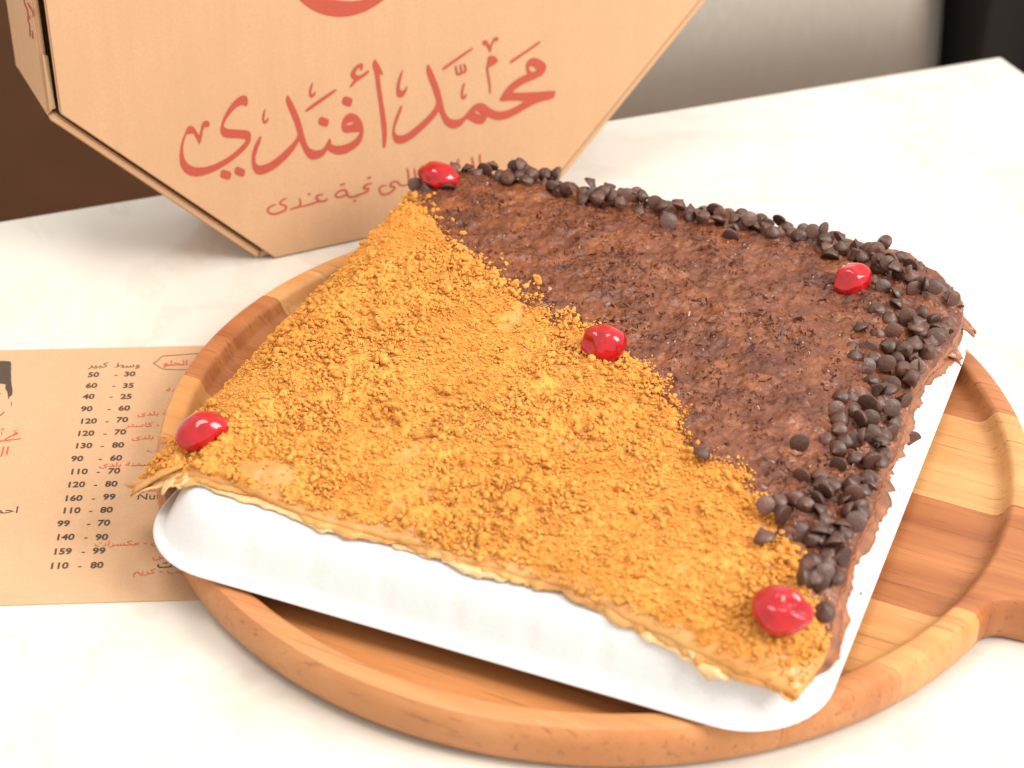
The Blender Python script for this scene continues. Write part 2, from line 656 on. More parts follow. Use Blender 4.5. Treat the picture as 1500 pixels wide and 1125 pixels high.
pr.poly(T(2, [(160, 440), (190, 480), (240, 580), (290, 690), (320, 800), (345, 900), (370, 975), (400, 1030), (460, 1052), (520, 1048), (560, 1020), (595, 960), (615, 920), (635, 930), (640, 985), (690, 1000), (760, 995), (840, 970), (910, 920), (955, 855), (940, 848), (880, 852), (800, 860), (765, 845), (750, 790), (760, 720), (800, 660), (855, 637), (920, 660), (970, 720), (995, 800), (990, 890), (960, 970), (900, 1030), (820, 1080), (740, 1100), (670, 1090), (615, 1060), (600, 1040), (570, 1090), (530, 1130), (440, 1158), (390, 1135), (350, 1085), (320, 1020), (290, 955), (280, 955)])
        + T(1, [(1385, 700), (1330, 780), (1250, 865), (1150, 950), (1060, 1000), (985, 1022), (930, 1005), (900, 950), (888, 870), (895, 780), (920, 700), (955, 630), (985, 590), (998, 600), (985, 660), (955, 740), (930, 820), (928, 880), (960, 915), (1000, 915), (1080, 890), (1180, 820), (1280, 730), (1350, 660), (1390, 600), (1395, 570), (1370, 480), (1320, 350), (1280, 260), (1265, 210), (1270, 165)]),
        holes=[T(2, [(800, 770), (830, 745), (875, 740), (885, 752), (850, 768), (810, 775)])])
pr.poly(T(2, [(515, 672), (620, 712), (595, 800), (490, 762)]))
pr.poly(T(2, [(775, 448), (880, 480), (850, 580), (750, 540)]))
pr.poly(T(2, [(690, 370), (700, 395), (560, 500), (370, 630), (350, 620), (375, 585), (540, 465)]))
pr.poly(T(2, [(440, 290), (430, 350), (415, 430), (440, 430), (462, 400), (470, 410), (455, 455), (420, 478), (398, 455), (395, 400), (410, 340)]))
pr.poly(T(1, [(1045, 280), (1035, 340), (1025, 420), (1045, 425), (1065, 390), (1078, 395), (1062, 440), (1035, 462), (1010, 440), (1003, 390), (1015, 330)]))
pr.poly(T(2, [(985, 95), (990, 130), (970, 178), (955, 165), (960, 140), (930, 150), (900, 200), (920, 228), (960, 225), (1000, 200), (1045, 165), (1058, 185), (1020, 225), (950, 275), (900, 310), (855, 362), (842, 350), (870, 300), (893, 280), (860, 250), (850, 210), (875, 160), (915, 115), (955, 92)]))
pr.poly(T(2, [(1120, 45), (1150, 90), (1185, 150), (1210, 220), (1190, 220), (1165, 205), (1180, 330), (1205, 500), (1230, 650), (1250, 800), (1248, 920), (1232, 1010), (1215, 1030), (1205, 1000), (1203, 900), (1190, 750), (1165, 550), (1140, 380), (1120, 210), (1092, 120), (1100, 75)]))
pr.poly(T(3, [(305, 300), (290, 370), (268, 470), (265, 530), (300, 550), (330, 520), (340, 490), (352, 505), (335, 560), (305, 610), (265, 625), (235, 600), (228, 540), (240, 450), (270, 360)]))
pr.poly(T(3, [(580, 250), (605, 290), (660, 410), (710, 550), (735, 660), (755, 760), (795, 835), (850, 865), (920, 858), (970, 830), (1020, 770), (1070, 710), (1120, 680), (1180, 680)])
        + T(4, [(430, 905), (480, 945), (550, 980), (630, 985), (720, 960), (820, 910), (905, 852), (800, 850), (700, 852), (610, 860), (595, 845), (640, 760), (700, 680), (790, 600), (880, 550), (940, 525), (920, 470), (920, 400), (960, 345), (1025, 325), (1090, 350), (1150, 390), (1170, 440), (1150, 500), (1110, 545), (1040, 580), (985, 605), (900, 640), (820, 690), (760, 735), (760, 750), (850, 755), (1000, 750), (1150, 738), (1285, 730), (1275, 770), (1255, 825), (1150, 850), (1050, 880), (950, 930), (850, 990), (760, 1040), (680, 1075), (600, 1090), (530, 1080), (460, 1050), (435, 1055)])
        + T(3, [(1215, 860), (1190, 900), (1150, 915), (1090, 900), (1040, 870), (1010, 850), (985, 870), (940, 930), (880, 960), (820, 955), (770, 920), (735, 860), (710, 790), (690, 765), (670, 810), (610, 880), (520, 970), (420, 1060), (330, 1115), (270, 1130), (215, 1115), (188, 1060), (185, 980), (205, 880), (240, 790), (275, 710), (295, 705), (280, 770), (245, 860), (215, 940), (210, 1000), (240, 1035), (300, 1035), (370, 1000), (470, 920), (570, 830), (640, 750), (675, 680), (650, 590), (600, 450), (570, 370), (560, 320), (565, 270)]),
        holes=[T(3, [(1080, 785), (1105, 765), (1150, 785), (1165, 810), (1130, 800)]), T(4, [(960, 430), (1000, 430), (1055, 465), (1030, 495), (985, 505), (958, 470)])])
pr.poly(T(4, [(1085, 120), (1098, 145), (950, 250), (735, 400), (720, 385), (745, 350), (930, 230)]))
pr.poly(T(3, [(1065, 65), (1070, 90), (900, 210), (745, 322), (732, 305), (760, 275), (900, 175)]))
for s_ in ([(62, 425), (72, 490), (90, 530), (130, 512), (126, 460), (116, 410)], [(130, 510), (172, 500), (182, 450), (160, 400)]):
    pr.stroke(T(4, s_), 3.2)
pr.stroke(T(4, [(168, 635), (142, 730), (142, 812), (165, 818), (192, 770)]), 3.0)
pr.poly(T(4, [(460, 310), (510, 298), (560, 325), (580, 360), (550, 400), (490, 430), (455, 455), (470, 540), (490, 650), (488, 760), (475, 770), (470, 680), (450, 560), (432, 460), (450, 380)]))
pr.poly(T(4, [(390, 155), (400, 115), (435, 110), (470, 160), (485, 190), (500, 140), (525, 85), (565, 68), (585, 95), (570, 125), (545, 115), (520, 140), (500, 200), (490, 255), (475, 255), (460, 210), (430, 170), (400, 175)]))
pr.build('printed_name', RED, box)
pr = Print(lid3)
W5 = 3.0
for s_ in ([(300, 455), (255, 470), (225, 510), (290, 540), (280, 580), (210, 615), (140, 625), (95, 600), (100, 560), (150, 530), (180, 520)],
           [(440, 450), (450, 500), (440, 540), (400, 555), (335, 575)],
           [(440, 545), (540, 525), (640, 490), (720, 480), (745, 450)],
           [(700, 410), (645, 420), (622, 450), (650, 470), (640, 490)],
           [(532, 412), (560, 398)], [(1030, 486), (1062, 474)],
           [(845, 440), (900, 435), (958, 405), (940, 362), (880, 372), (838, 410), (845, 440)],
           [(942, 362), (965, 400), (985, 435), (1050, 430), (1130, 400), (1190, 370), (1200, 335)],
           [(1240, 285), (1180, 300), (1145, 340), (1200, 350)], [(885, 310), (940, 290)], [(1182, 238), (1228, 215)]):
    pr.stroke(T(5, s_), W5)
for s_ in ([(270, 385), (235, 388), (200, 405), (195, 440), (225, 482), (290, 475), (350, 430), (360, 402), (312, 390), (332, 350), (390, 342), (420, 380), (480, 382), (530, 370)],
           [(500, 195), (515, 290), (512, 378)], [(575, 195), (600, 330), (640, 360)], [(665, 165), (650, 240), (660, 350)], [(1062, 90), (1050, 170)],
           [(1208, 70), (1232, 190)], [(1296, 40), (1300, 150)], [(640, 355), (800, 330), (1050, 250), (1230, 200)]):
    pr.stroke(T(6, s_), 2.6)
pr.build('printed_slogan', RED, box)
# round emblem, its lower rim in view
pr = Print(lid3)
ca, cb = box_px((513, 23.3))
Rr = 0.031
ang = np.linspace(-math.pi / 2 - 0.93, 1.5 * math.pi - 0.97, 60)
vv = []
for t in ang:
    wd = 0.0064 + 0.0016 * math.sin(t * 3 + 1.0)
    vv.append((ca + Rr * math.cos(t), cb + Rr + Rr * math.sin(t), ca + (Rr - wd) * math.cos(t), cb + Rr + (Rr - wd) * math.sin(t)))
V_ = [BP(x[0], x[1], -0.00015) - BA for x in vv] + [BP(x[2], x[3], -0.00015) - BA for x in vv]
n_ = len(vv)
mesh('printed_emblem', V_, [(i, i + 1, n_ + i + 1, n_ + i) for i in range(n_ - 1)], RED, box)


# writing on the left wall
def wall3(p, k):
    # plane of the left wall: a = -0.094-0.0045, spanned by bv and bn
    A0 = BP(-0.094 - 0.0045 - 0.00018, 0, 0)
    r = ray(p)
    t = ((A0 - CAM) @ bu) / (r @ bu)
    return CAM + r * t - bu * (0.00001 * k)


pr = Print(wall3)
for s_ in ([(34, -6), (36, 6), (40, 16), (41, 30), (44, 40)], [(43, 8), (46, 14), (49, 22), (46, 24)], [(40, 4), (44, 12)], [(43, 40), (44, 54)], [(47, 45), (48, 57)], [(41, 22), (44, 28)]):
    pr.stroke(s_, 1.7)
pr.build('printed_side_name', RED, box)

# ------------------------------------------------------------------ paper menu
mt0, mb0 = at_z((0, 514), 0), at_z((0, 888), 0)
mt1 = at_z((275, 508), 0)
MU = (mt1 - mt0) / np.linalg.norm(mt1 - mt0)
MV = np.array([-MU[1], MU[0], 0])
menu = empty('paper_menu', tuple(mt0))
tag(menu, 'brown kraft paper price list with printed columns tucked under the wooden board', 'menu')
mh = (mt0 - mb0) @ MV


def MP(x, y, z=0.0005): return mt0 + MU * x + MV * y + np.array([0, 0, z])


nx, ny = 40, 20
PVv = []
for j in range(ny + 1):
    for i in range(nx + 1):
        x = -0.11 + i / nx * (0.11 + 0.135)
        y = -mh * j / ny
        PVv.append(MP(x, y, 0.00045) - mt0)
nb = len(PVv)
F_ = [(j * (nx + 1) + i, (j + 1) * (nx + 1) + i, (j + 1) * (nx + 1) + i + 1, j * (nx + 1) + i + 1) for j in range(ny) for i in range(nx)]
sheet = mesh('sheet', PVv, F_, PAPER, menu)
sm = sheet.modifiers.new('thickness', 'SOLIDIFY')
sm.thickness = 0.0003
sm.offset = -1


def menu3(p, k):
    q = at_z(p, 0.00055)
    return q + np.array([0, 0, 0.000012 * k])


# Arabic joining: letter -> (isolated, final, initial, medial)
AR = {'ا': 'ﺍﺎ', 'ب': 'ﺏﺐﺑﺒ', 'ة': 'ﺓﺔ', 'ت': 'ﺕﺖﺗﺘ', 'ح': 'ﺡﺢﺣﺤ', 'د': 'ﺩﺪ', 'ر': 'ﺭﺮ', 'ز': 'ﺯﺰ', 'س': 'ﺱﺲﺳﺴ', 'ط': 'ﻁﻂﻃﻄ',
      'ق': 'ﻕﻖﻗﻘ', 'ك': 'ﻙﻚﻛﻜ', 'ل': 'ﻝﻞﻟﻠ', 'م': 'ﻡﻢﻣﻤ', 'ن': 'ﻥﻦﻧﻨ', 'و': 'ﻭﻮ', 'ى': 'ﻯﻰ', 'ي': 'ﻱﻲﻳﻴ', 'ف': 'ﻑﻒﻓﻔ', 'ش': 'ﺵﺶﺷﺸ'}


def shape(txt):
    out = []
    for i, ch in enumerate(txt):
        if ch not in AR: out.append(ch); continue
        prev = i > 0 and txt[i - 1] in AR and len(AR[txt[i - 1]]) == 4
        nxt = i < len(txt) - 1 and txt[i + 1] in AR and len(AR[ch]) == 4
        f = AR[ch]
        out.append(f[3] if prev and nxt else f[1] if prev else f[2] if nxt else f[0])
    return ''.join(reversed(out))


def text_on_menu(name, txt, px, size, mat, align='CENTER', sx=1.0, fat=0.0, parent=menu, shear=0.0):
    cu = bpy.data.curves.new('text', 'FONT')
    cu.body = txt
    cu.size = size
    cu.align_x = align
    cu.align_y = 'CENTER'
    cu.offset = fat
    cu.shear = shear
    cu.resolution_u = 3
    o = bpy.data.objects.new('text', cu)
    col.objects.link(o)
    bpy.context.view_layer.update()
    me = bpy.data.meshes.new_from_object(o.evaluated_get(bpy.context.evaluated_depsgraph_get()))
    bpy.data.objects.remove(o)
    q = at_z(px, 0.0006)
    M = Matrix(((MU[0] * sx, MV[0], 0, q[0] - mt0[0]), (MU[1] * sx, MV[1], 0, q[1] - mt0[1]), (0, 0, 1, 0.00062), (0, 0, 0, 1)))
    me.transform(M)
    me.materials.clear()
    return link(name, me, mat, parent)


RN = [('30', 190, 548), ('35', 188, 565), ('25', 185, 581), ('60', 182, 598), ('70', 179, 615), ('70', 176, 633), ('80', 173, 652), ('60', 170, 671), ('70', 167, 690), ('80', 163, 709), ('99', 160, 728), ('80', 156, 747), ('70', 152, 766), ('90', 149, 787), ('99', 145, 807), ('80', 142, 828)]
LN = [('50', 137, 549), ('60', 134, 565), ('40', 130, 581), ('90', 127, 599), ('120', 129, 617), ('120', 125, 635), ('130', 122, 653), ('90', 113, 672), ('110', 115, 691), ('120', 111, 710), ('160', 107, 730), ('110', 104, 748), ('99', 93, 767), ('140', 95, 787), ('159', 91, 808), ('110', 86, 829)]
DX = [170, 167, 163, 160, 157, 154, 150, 147, 144, 140, 137, 133, 130, 126, 122, 117]
for (a, ax, ay), (b, bx_, by_), dx in zip(LN, RN, DX):
    text_on_menu('printed_price', a, (ax, ay), 0.0052, BLACK, fat=0.00014, sx=0.97)
    text_on_menu('printed_price', b, (bx_, by_), 0.0052, BLACK, fat=0.00014, sx=0.97)
    text_on_menu('printed_dash', '-', (dx, ay), 0.0050, BLACK, fat=0.00005)
text_on_menu('printed_heading', shape('كبير'), (144, 535), 0.0056, BLACK)
text_on_menu('printed_heading', shape('وسط'), (187, 535), 0.0056, BLACK)
text_on_menu('printed_heading', shape('الحلو'), (257, 532), 0.0058, RED2, fat=0.00006)
for t_, px_, s_ in (('سمنة', (243, 571), 1), ('سمنة بلدى', (201, 606), 1), ('كريز - كاستر', (184, 623), 1), ('سمنة بلدى', (193, 641), 1), ('زبيب', (215, 659), 1),
                    ('سكر - سمنة بلدى', (145, 681), 1), ('سمنة بلدى', (200, 717), 1), ('موز - بندق - مكسرات', (138, 797), 1), ('بولس', (223, 815), 1),
                    ('فانيلا - زبيب - كريم', (195, 838), 1)):
    text_on_menu('printed_item', shape(t_), px_, 0.0045, RED2, 'LEFT', sx=1.12)
text_on_menu('printed_item', shape('شيكولات'), (230, 827), 0.0062, BLACK, 'LEFT', fat=0.00006)
text_on_menu('printed_item', 'Nutella', (200, 728), 0.0058, BLACK, 'LEFT', sx=1.05)
text_on_menu('printed_item', shape('احمد'), (28, 747), 0.0062, BLACK, 'RIGHT', sx=1.15)
text_on_menu('printed_item', shape('ال'), (14, 661), 0.0082, RED2, 'RIGHT')
pr = Print(menu3)
pr.poly([(-40, 529), (0, 528.5), (14, 529), (16.5, 530.5), (16.2, 545), (16.5, 560), (18.3, 570), (18.2, 578.5), (14, 581), (12.6, 586), (11.6, 580), (10.8, 574), (7.3, 568.5), (9, 561.5), (-40, 562.5)], smooth=1)
pr.stroke([(17, 588), (16.4, 595)], 1.0)
pr.stroke([(6.5, 603), (3, 606.5), (-2, 610)], 1.2)
pr.stroke([(-1, 575), (0.8, 577)], 1.2)
pr.build('printed_hat_portrait', BLACK, menu)
pr = Print(menu3)
K = lambda pts: [(x * 70 / 303., 600 + y * 260 / 1125.) for x, y in pts]
pr.stroke(K([(133, 184), (80, 190), (30, 194), (60, 172), (110, 152), (100, 146), (85, 156)]), 2.0)
pr.stroke(K([(30, 194), (0, 200), (-30, 195)]), 2.0)
pr.stroke(K([(80, 140), (112, 128)]), 1.1)
pr.stroke(K([(5, 130), (20, 120), (24, 135)]), 1.1)
pr.stroke(K([(10, 140), (12, 165)]), 1.1)
pr.build('printed_small_name', RED2, menu)
pr = Print(menu3)
for s_ in ([(330, 517.5), (285, 518), (262, 520), (240, 521.5), (234, 525), (230, 529), (225, 532), (230, 535), (234, 538), (240, 540.5), (262, 541.5), (290, 541)], ):
    pr.stroke(s_, 0.9)
pr.build('printed_frame', BLACK, menu)

# ------------------------------------------------------------------ wooden board
BC = np.array([0.03463, 0.658835, 0.0008])
board = empty('serving_board', tuple(BC), math.radians(-25))
tag(board, 'round wooden serving board with a recessed centre and a handle', 'board')
R0 = 0.18


def board_r(th):
    x, y = math.cos(th), math.sin(th)
    if x > 0:
        # handle along +x, half width .030, filleted into the disc
        hw = 0.030
        al = abs(math.atan2(y, x))
        rh = hw / max(math.sin(al), 1e-6)
        rh = min(rh, 0.335 / max(x, 1e-6)) if al < 0.2 else rh
        k = 70.0
        if rh > 0.10:
            m = math.log(math.exp(k * (R0 - R0)) + math.exp(k * (min(rh, 0.34) - R0))) / k + R0
            # soft maximum minus its offset far away
            return max(R0, m) if rh > R0 * 0.8 else R0
    return R0


NT = 480
prof = [(-1, 0.0025, 0.0), (0, 0.0045, 0.0), (0, 0.0025, 0.0008), (0, 0.0010, 0.0030), (0, 0.0, 0.0065), (0, 0.0, 0.0135), (0, 0.0008, 0.0165), (0, 0.0022, 0.0186), (0, 0.0042, 0.0192),
        (1, 0.1712, 0.0192), (1, 0.1697, 0.0186), (1, 0.1688, 0.0172), (1, 0.1672, 0.0138), (1, 0.1655, 0.0121), (1, 0.1630, 0.0114), (1, 0.12, 0.0112), (1, 0.06, 0.0112), (1, 0.0006, 0.0112)]
bm = bmesh.new()
rings = []
for k, (md, d, z) in enumerate(prof):
    ring = []
    for i in range(NT):
        # denser sampling round the handle
        th = -math.pi + 2 * math.pi * i / NT
        th = th - 0.55 * math.sin(th) * math.cos(th / 2) ** 4
        r = {-1: 0.0006, 0: board_r(th) - d, 1: d}[md]
        ring.append(bm.verts.new((r * math.cos(th), r * math.sin(th), z)))
    rings.append(ring)
for a_, b_ in zip(rings[:-1], rings[1:]):
    for i in range(NT):
        bm.faces.new((a_[i], a_[(i + 1) % NT], b_[(i + 1) % NT], b_[i]))
bm.faces.new(rings[0][::-1]); bm.faces.new(rings[-1])
bmesh.ops.recalc_face_normals(bm, faces=bm.faces)
full = bpy.data.meshes.new('board_full')
bm.to_mesh(full); bm.free()
cuts = [-0.20, -0.128, -0.088, -0.0454, 0.0252, 0.086, 0.125, 0.20]
woods = [((0.54, 0.26, 0.105), (0.42, 0.165, 0.055)), ((0.52, 0.235, 0.09), (0.38, 0.14, 0.045)), ((0.60, 0.32, 0.125), (0.48, 0.21, 0.07)),
         ((0.46, 0.19, 0.068), (0.27, 0.085, 0.026)), ((0.60, 0.34, 0.14), (0.48, 0.23, 0.08)), ((0.44, 0.18, 0.068), (0.30, 0.10, 0.032)), ((0.54, 0.30, 0.125), (0.40, 0.18, 0.065))]
for i in range(len(cuts) - 1):
    bm = bmesh.new()
    bm.from_mesh(full)
    for yc, nrm in ((cuts[i] + 0.00008, (0, -1, 0)), (cuts[i + 1] - 0.00008, (0, 1, 0))):
        g = bmesh.ops.bisect_plane(bm, geom=list(bm.verts) + list(bm.edges) + list(bm.faces), plane_co=(0, yc, 0), plane_no=nrm, clear_outer=True)
        ed = [e for e in g['geom_cut'] if isinstance(e, bmesh.types.BMEdge)]
        if ed: bmesh.ops.edgeloop_fill(bm, edges=ed)
    bmesh.ops.remove_doubles(bm, verts=bm.verts, dist=1e-6)
    o = bm_obj('plank', bm, m_wood('acacia_%d' % i, woods[i][0], woods[i][1], i + 1), board, True)
    o.data.set_sharp_from_angle(angle=math.radians(38))

# ------------------------------------------------------------------ foam tray (upside down)
TA = math.radians(-21.5)
ta3, tb3 = rotv(TA)
tray = None
A0, A1, B0, B1 = -0.1340, 0.1315, -0.1520, 0.1420
RIMZ = 0.0205
rc = 0.034
cax, cbx = (A0 + A1) / 2, (B0 + B1) / 2
hx, hy = (A1 - A0) / 2, (B1 - B0) / 2


def rrect(d, n_side=56, n_c=12):
    r = max(rc - d * 0.8, 0.006)
    X, Y = hx - d, hy - d
    pts = []
    for (sx, sy, a0) in ((1, -1, -90), (1, 1, 0), (-1, 1, 90), (-1, -1, 180)):
        for k in range(n_c + 1):
            t = math.radians(a0 + 90 * k / n_c)
            pts.append((sx * (X - r) + r * math.cos(t), sy * (Y - r) + r * math.sin(t), 0))
        # straight run to next corner
        nx_, ny_ = {0: (1, 1), 90: (-1, 1), 180: (-1, -1), -90: (1, 1)}[a0], None
        t = math.radians(a0 + 90)
        p = np.array(pts[-1][:2])
        L = 2 * (Y - r) if a0 in (-90, 90) else 2 * (X - r)
        dr = {-90: (0, 1), 0: (-1, 0), 90: (0, -1), 180: (1, 0)}[a0]
        for k in range(1, n_side):
            q = p + np.array(dr) * L * k / n_side
            g = abs(((k / n_side * 7) % 1) - 0.5)          # ribs pressed into the wall
            pts.append((q[0], q[1], 1.0 if g < 0.05 else 0.35 if g < 0.09 else 0.0))
    return pts


def tray_loop(d, z, rib=0.0):
    P = rrect(d)
    out = []
    n = len(P)
    for i, (x, y, g) in enumerate(P):
        if rib and g:
            # move inward
            if abs(abs(y) - (hy - d)) < 1e-6: y -= math.copysign(rib * g, y)
            elif abs(abs(x) - (hx - d)) < 1e-6: x -= math.copysign(rib * g, x)
        zz = z
        out.append((cax + x, cbx + y, zz))
    return out


TOPZ = 0.0425
tl = [(0.0035, RIMZ + 0.0002, 0), (0.0008, RIMZ + 0.0004, 0), (0.0, RIMZ + 0.0013, 0), (0.0005, RIMZ + 0.0024, 0), (0.0016, RIMZ + 0.0029, 0), (0.0034, RIMZ + 0.0029, 0), (0.0042, RIMZ + 0.0026, 0), (0.0050, RIMZ + 0.0036, 0.0003),
      (0.0066, RIMZ + 0.0072, 0.0010), (0.0092, RIMZ + 0.0125, 0.0011), (0.0116, RIMZ + 0.0172, 0.0010), (0.0136, RIMZ + 0.0198, 0.0006), (0.0162, RIMZ + 0.0213, 0), (0.0195, TOPZ - 0.0002, 0), (0.024, TOPZ, 0), (0.09, TOPZ, 0)]
under = [(0.09, TOPZ - 0.0028, 0), (0.027, TOPZ - 0.0028, 0), (0.0222, TOPZ - 0.0048, 0), (0.0100, RIMZ + 0.0042, 0), (0.0072, RIMZ + 0.0008, 0)]
bm = bmesh.new()
R_ = [[bm.verts.new(p) for p in tray_loop(*l)] for l in tl + under]
n = len(R_[0])
for a_, b_ in zip(R_, R_[1:] + R_[:1]):
    for i in range(n):
        bm.faces.new((a_[i], a_[(i + 1) % n], b_[(i + 1) % n], b_[i]))
# plate across the middle
bm.faces.new(R_[len(tl) - 1])
bm.faces.new(R_[len(tl)][::-1])
bad = [f for f in bm.faces if len(f.verts) == 4 and set(f.verts) <= set(R_[len(tl) - 1] + R_[len(tl)])]
bmesh.ops.delete(bm, geom=bad, context='FACES_ONLY')
tray = bm_obj('foam_tray', bm, FOAM, None, True)
tray.location = tuple(BC * np.array([1, 1, 0]))
tray.rotation_euler = (0, 0, TA)
tray.data.set_sharp_from_angle(angle=math.radians(50))
tag(tray, 'white foam tray turned upside down under the pastry', 'tray')

# ------------------------------------------------------------------ pastry
TO = BC * np.array([1, 1, 0])
pastry = empty('layered_pastry', tuple(TO + np.array([0, 0, TOPZ])), TA)
tag(pastry, 'square layered pastry half covered in golden crumbs and half in chocolate spread', 'pastry')
front = [(-.1425, -.1231), (-.126, -.1225), (-.06, -.1295), (.018, -.1305), (.055, -.1345), (.105, -.1440), (.1235, -.1424)]
right = [(.1235, -.1424), (.1290, -.1236), (.1262, -.0967), (.1248, -.0292), (.1228, .0391), (.128, .0916), (.1300, .109), (.1245, .119)]
back = [(-.126, .123), (-.112, .134), (-.04, .138), (.058, .142), (.100, .139), (.1245, .119)]
left = [(-.1425, -.1231), (-.145, -.095), (-.143, -.053), (-.143, -.01), (-.139, .08), (-.133, .110), (-.126, .123)]


def curve_fn(P, seed, amp=0.0014):
    P = np.array(P)
    L = np.r_[0, np.cumsum(np.hypot(*np.diff(P, axis=0).T))]
    L /= L[-1]
    nrm = np.array([-(P[-1] - P[0])[1], (P[-1] - P[0])[0]])
    nrm /= np.linalg.norm(nrm)

    def f(t):
        t = np.asarray(t, float)
        # smooth the polyline by averaging
        acc = 0
        for dt in (-.03, -.015, 0, .015, .03):
            tt = np.clip(t + dt * np.minimum(1, np.minimum(t, 1 - t) / 0.03), 0, 1)
            acc = acc + np.stack([np.interp(tt, L, P[:, 0]), np.interp(tt, L, P[:, 1])], -1)
        acc = acc / 5
        w = fbm(t * 8.3, t * 0 + 5, seed, 6, 0.66) * amp * 1.8 * np.minimum(1, np.minimum(t, 1 - t) * 20)
        return acc + w[..., None] * nrm
    return f


cf, cr_, cb_, cl_ = curve_fn(front, 1), curve_fn(right, 2, 0.0012), curve_fn(back, 3), curve_fn(left, 4)


def coons(s, t):
    F, B, L, R = cf(s), cb_(s), cl_(t), cr_(t)
    s = s[..., None]; t = t[..., None]
    P00, P10, P01, P11 = np.array(front[0]), np.array(front[-1]), np.array(back[0]), np.array(back[-1])
    return (1 - t) * F + t * B + (1 - s) * L + s * R - ((1 - s) * (1 - t) * P00 + s * (1 - t) * P10 + (1 - s) * t * P01 + s * t * P11)


def rim_inset(a, b):
    qx = np.abs(a - cax) - (hx - rc); qy = np.abs(b - cbx) - (hy - rc)
    outside = np.hypot(np.maximum(qx, 0), np.maximum(qy, 0)) - rc
    return -(outside + np.minimum(np.maximum(qx, qy), 0))


def drape(a, b):
    d = rim_inset(a, b)
    k = 0.42 * (1 - 0.85 * sstep(0.085, 0.125, b) * (1 - sstep(0.09, 0.125, a)))     # the far edge stays stiff
    z = np.where(d > 0.018, TOPZ, TOPZ - (0.018 - d) * k)
    z = np.where(d < 0, TOPZ - 0.018 * k + d * 0.75, z)
    return z + 0.0004


def edge_d(s, t): return np.minimum(np.minimum(s, 1 - s), np.minimum(t, 1 - t)) * 0.267


def top_z(a, b, e):
    bk = sstep(0.03, 0.12, b)
    th = 0.0030 + bk * 0.0030 + (0.0075 - bk * 0.0012) * (1 - np.exp(-np.maximum(e, 0) / 0.016))
    lum = fbm(a * 38, b * 38, 11, 3) * 0.0030 + fbm(a * 110, b * 110, 12, 3) * 0.0012
    return drape(a, b) + th + lum * np.clip(e / 0.012 + 0.25, 0, 1)


BX = np.array([-.16, -.128, -.0737, -.0478, -.0144, .018, .051, .08, .1048, .1222, .14])
BY = np.array([.125, .096, .0493, .0329, .0182, -.0062, -.0375, -.0623, -.0862, -.1147, -.15])


def choc_mask(a, b):
    """>0 on the chocolate side, metres from the boundary"""
    return (b - np.interp(a, BX, BY)) * 0.74 + fbm(a * 60, b * 60, 21, 4, 0.6) * 0.009


def grid(nu, nv):
    s, t = np.meshgrid(np.linspace(0, 1, nu), np.linspace(0, 1, nv), indexing='xy')
    P = coons(s, t)
    return s, t, P[..., 0], P[..., 1]


def quads(nu, nv, mask=None):
    i, j = np.meshgrid(np.arange(nu - 1), np.arange(nv - 1), indexing='xy')
    a = j * nu + i
    q = np.stack([a, a + 1, a + nu + 1, a + nu], -1)
    return q[mask] if mask is not None else q.reshape(-1, 4)


def compact(V, Q):
    u, inv = np.unique(Q, return_inverse=True)
    return V[u], inv.reshape(Q.shape)


# dough body: closed solid
NU = 230
s, t, a, b = grid(NU, NU)
e = edge_d(s, t)
zt = top_z(a, b, e)
zb = drape(a, b) + 0.0
V1 = np.stack([a, b, zt - TOPZ], -1).reshape(-1, 3)
V2 = np.stack([a, b, zb - TOPZ], -1).reshape(-1, 3)
Q1 = quads(NU, NU)
N1 = len(V1)
Q2 = Q1[:, ::-1] + N1
per = np.r_[np.arange(NU), np.arange(1, NU) * NU + NU - 1, (NU * (NU - 1) + np.arange(NU - 2, -1, -1)), np.arange(NU - 2, 0, -1) * NU]
pn = np.roll(per, -1)
Q3 = np.stack([per, per + N1, pn + N1, pn], -1)
dough = fast_mesh('dough', np.vstack([V1, V2]), np.vstack([Q1, Q2, Q3]), DOUGH, pastry, True)
dough.data.materials.append(CHOCEDGE)
_VV = np.vstack([V1, V2])
_cc = np.array([_VV[p.vertices[0]] for p in dough.data.polygons])
dough.data.polygons.foreach_set('material_index', (choc_mask(_cc[:, 0], _cc[:, 1]) > 0.0).astype(np.int32))
dough['label'] = 'pale golden baked dough showing at the edges'

# chocolate spread
NU = 430
s, t, a, b = grid(NU, NU)
e = edge_d(s, t)
m = choc_mask(a, b)
lump = fbm(a * 150, b * 150, 31, 4, 0.6)
rough = fbm(a * 420, b * 420, 35, 3, 0.6)
cov = sstep(-0.004, 0.003, m)
z = top_z(a, b, e) - 0.0012 + cov * 0.0030 + cov * (lump * 0.0014 + rough * 0.0008)
z = np.where(e < 0.0006, drape(a, b) + 0.0012, z)        # the spread runs down the edge
V = np.stack([a, b, z - TOPZ], -1).reshape(-1, 3)
mk = (m > -0.005)[:-1, :-1]
V, Q = compact(V, quads(NU, NU, mk))
spread = fast_mesh('chocolate_spread', V, Q, SPREAD, pastry, True)
spread['label'] = 'glossy brown chocolate spread covering half the pastry'

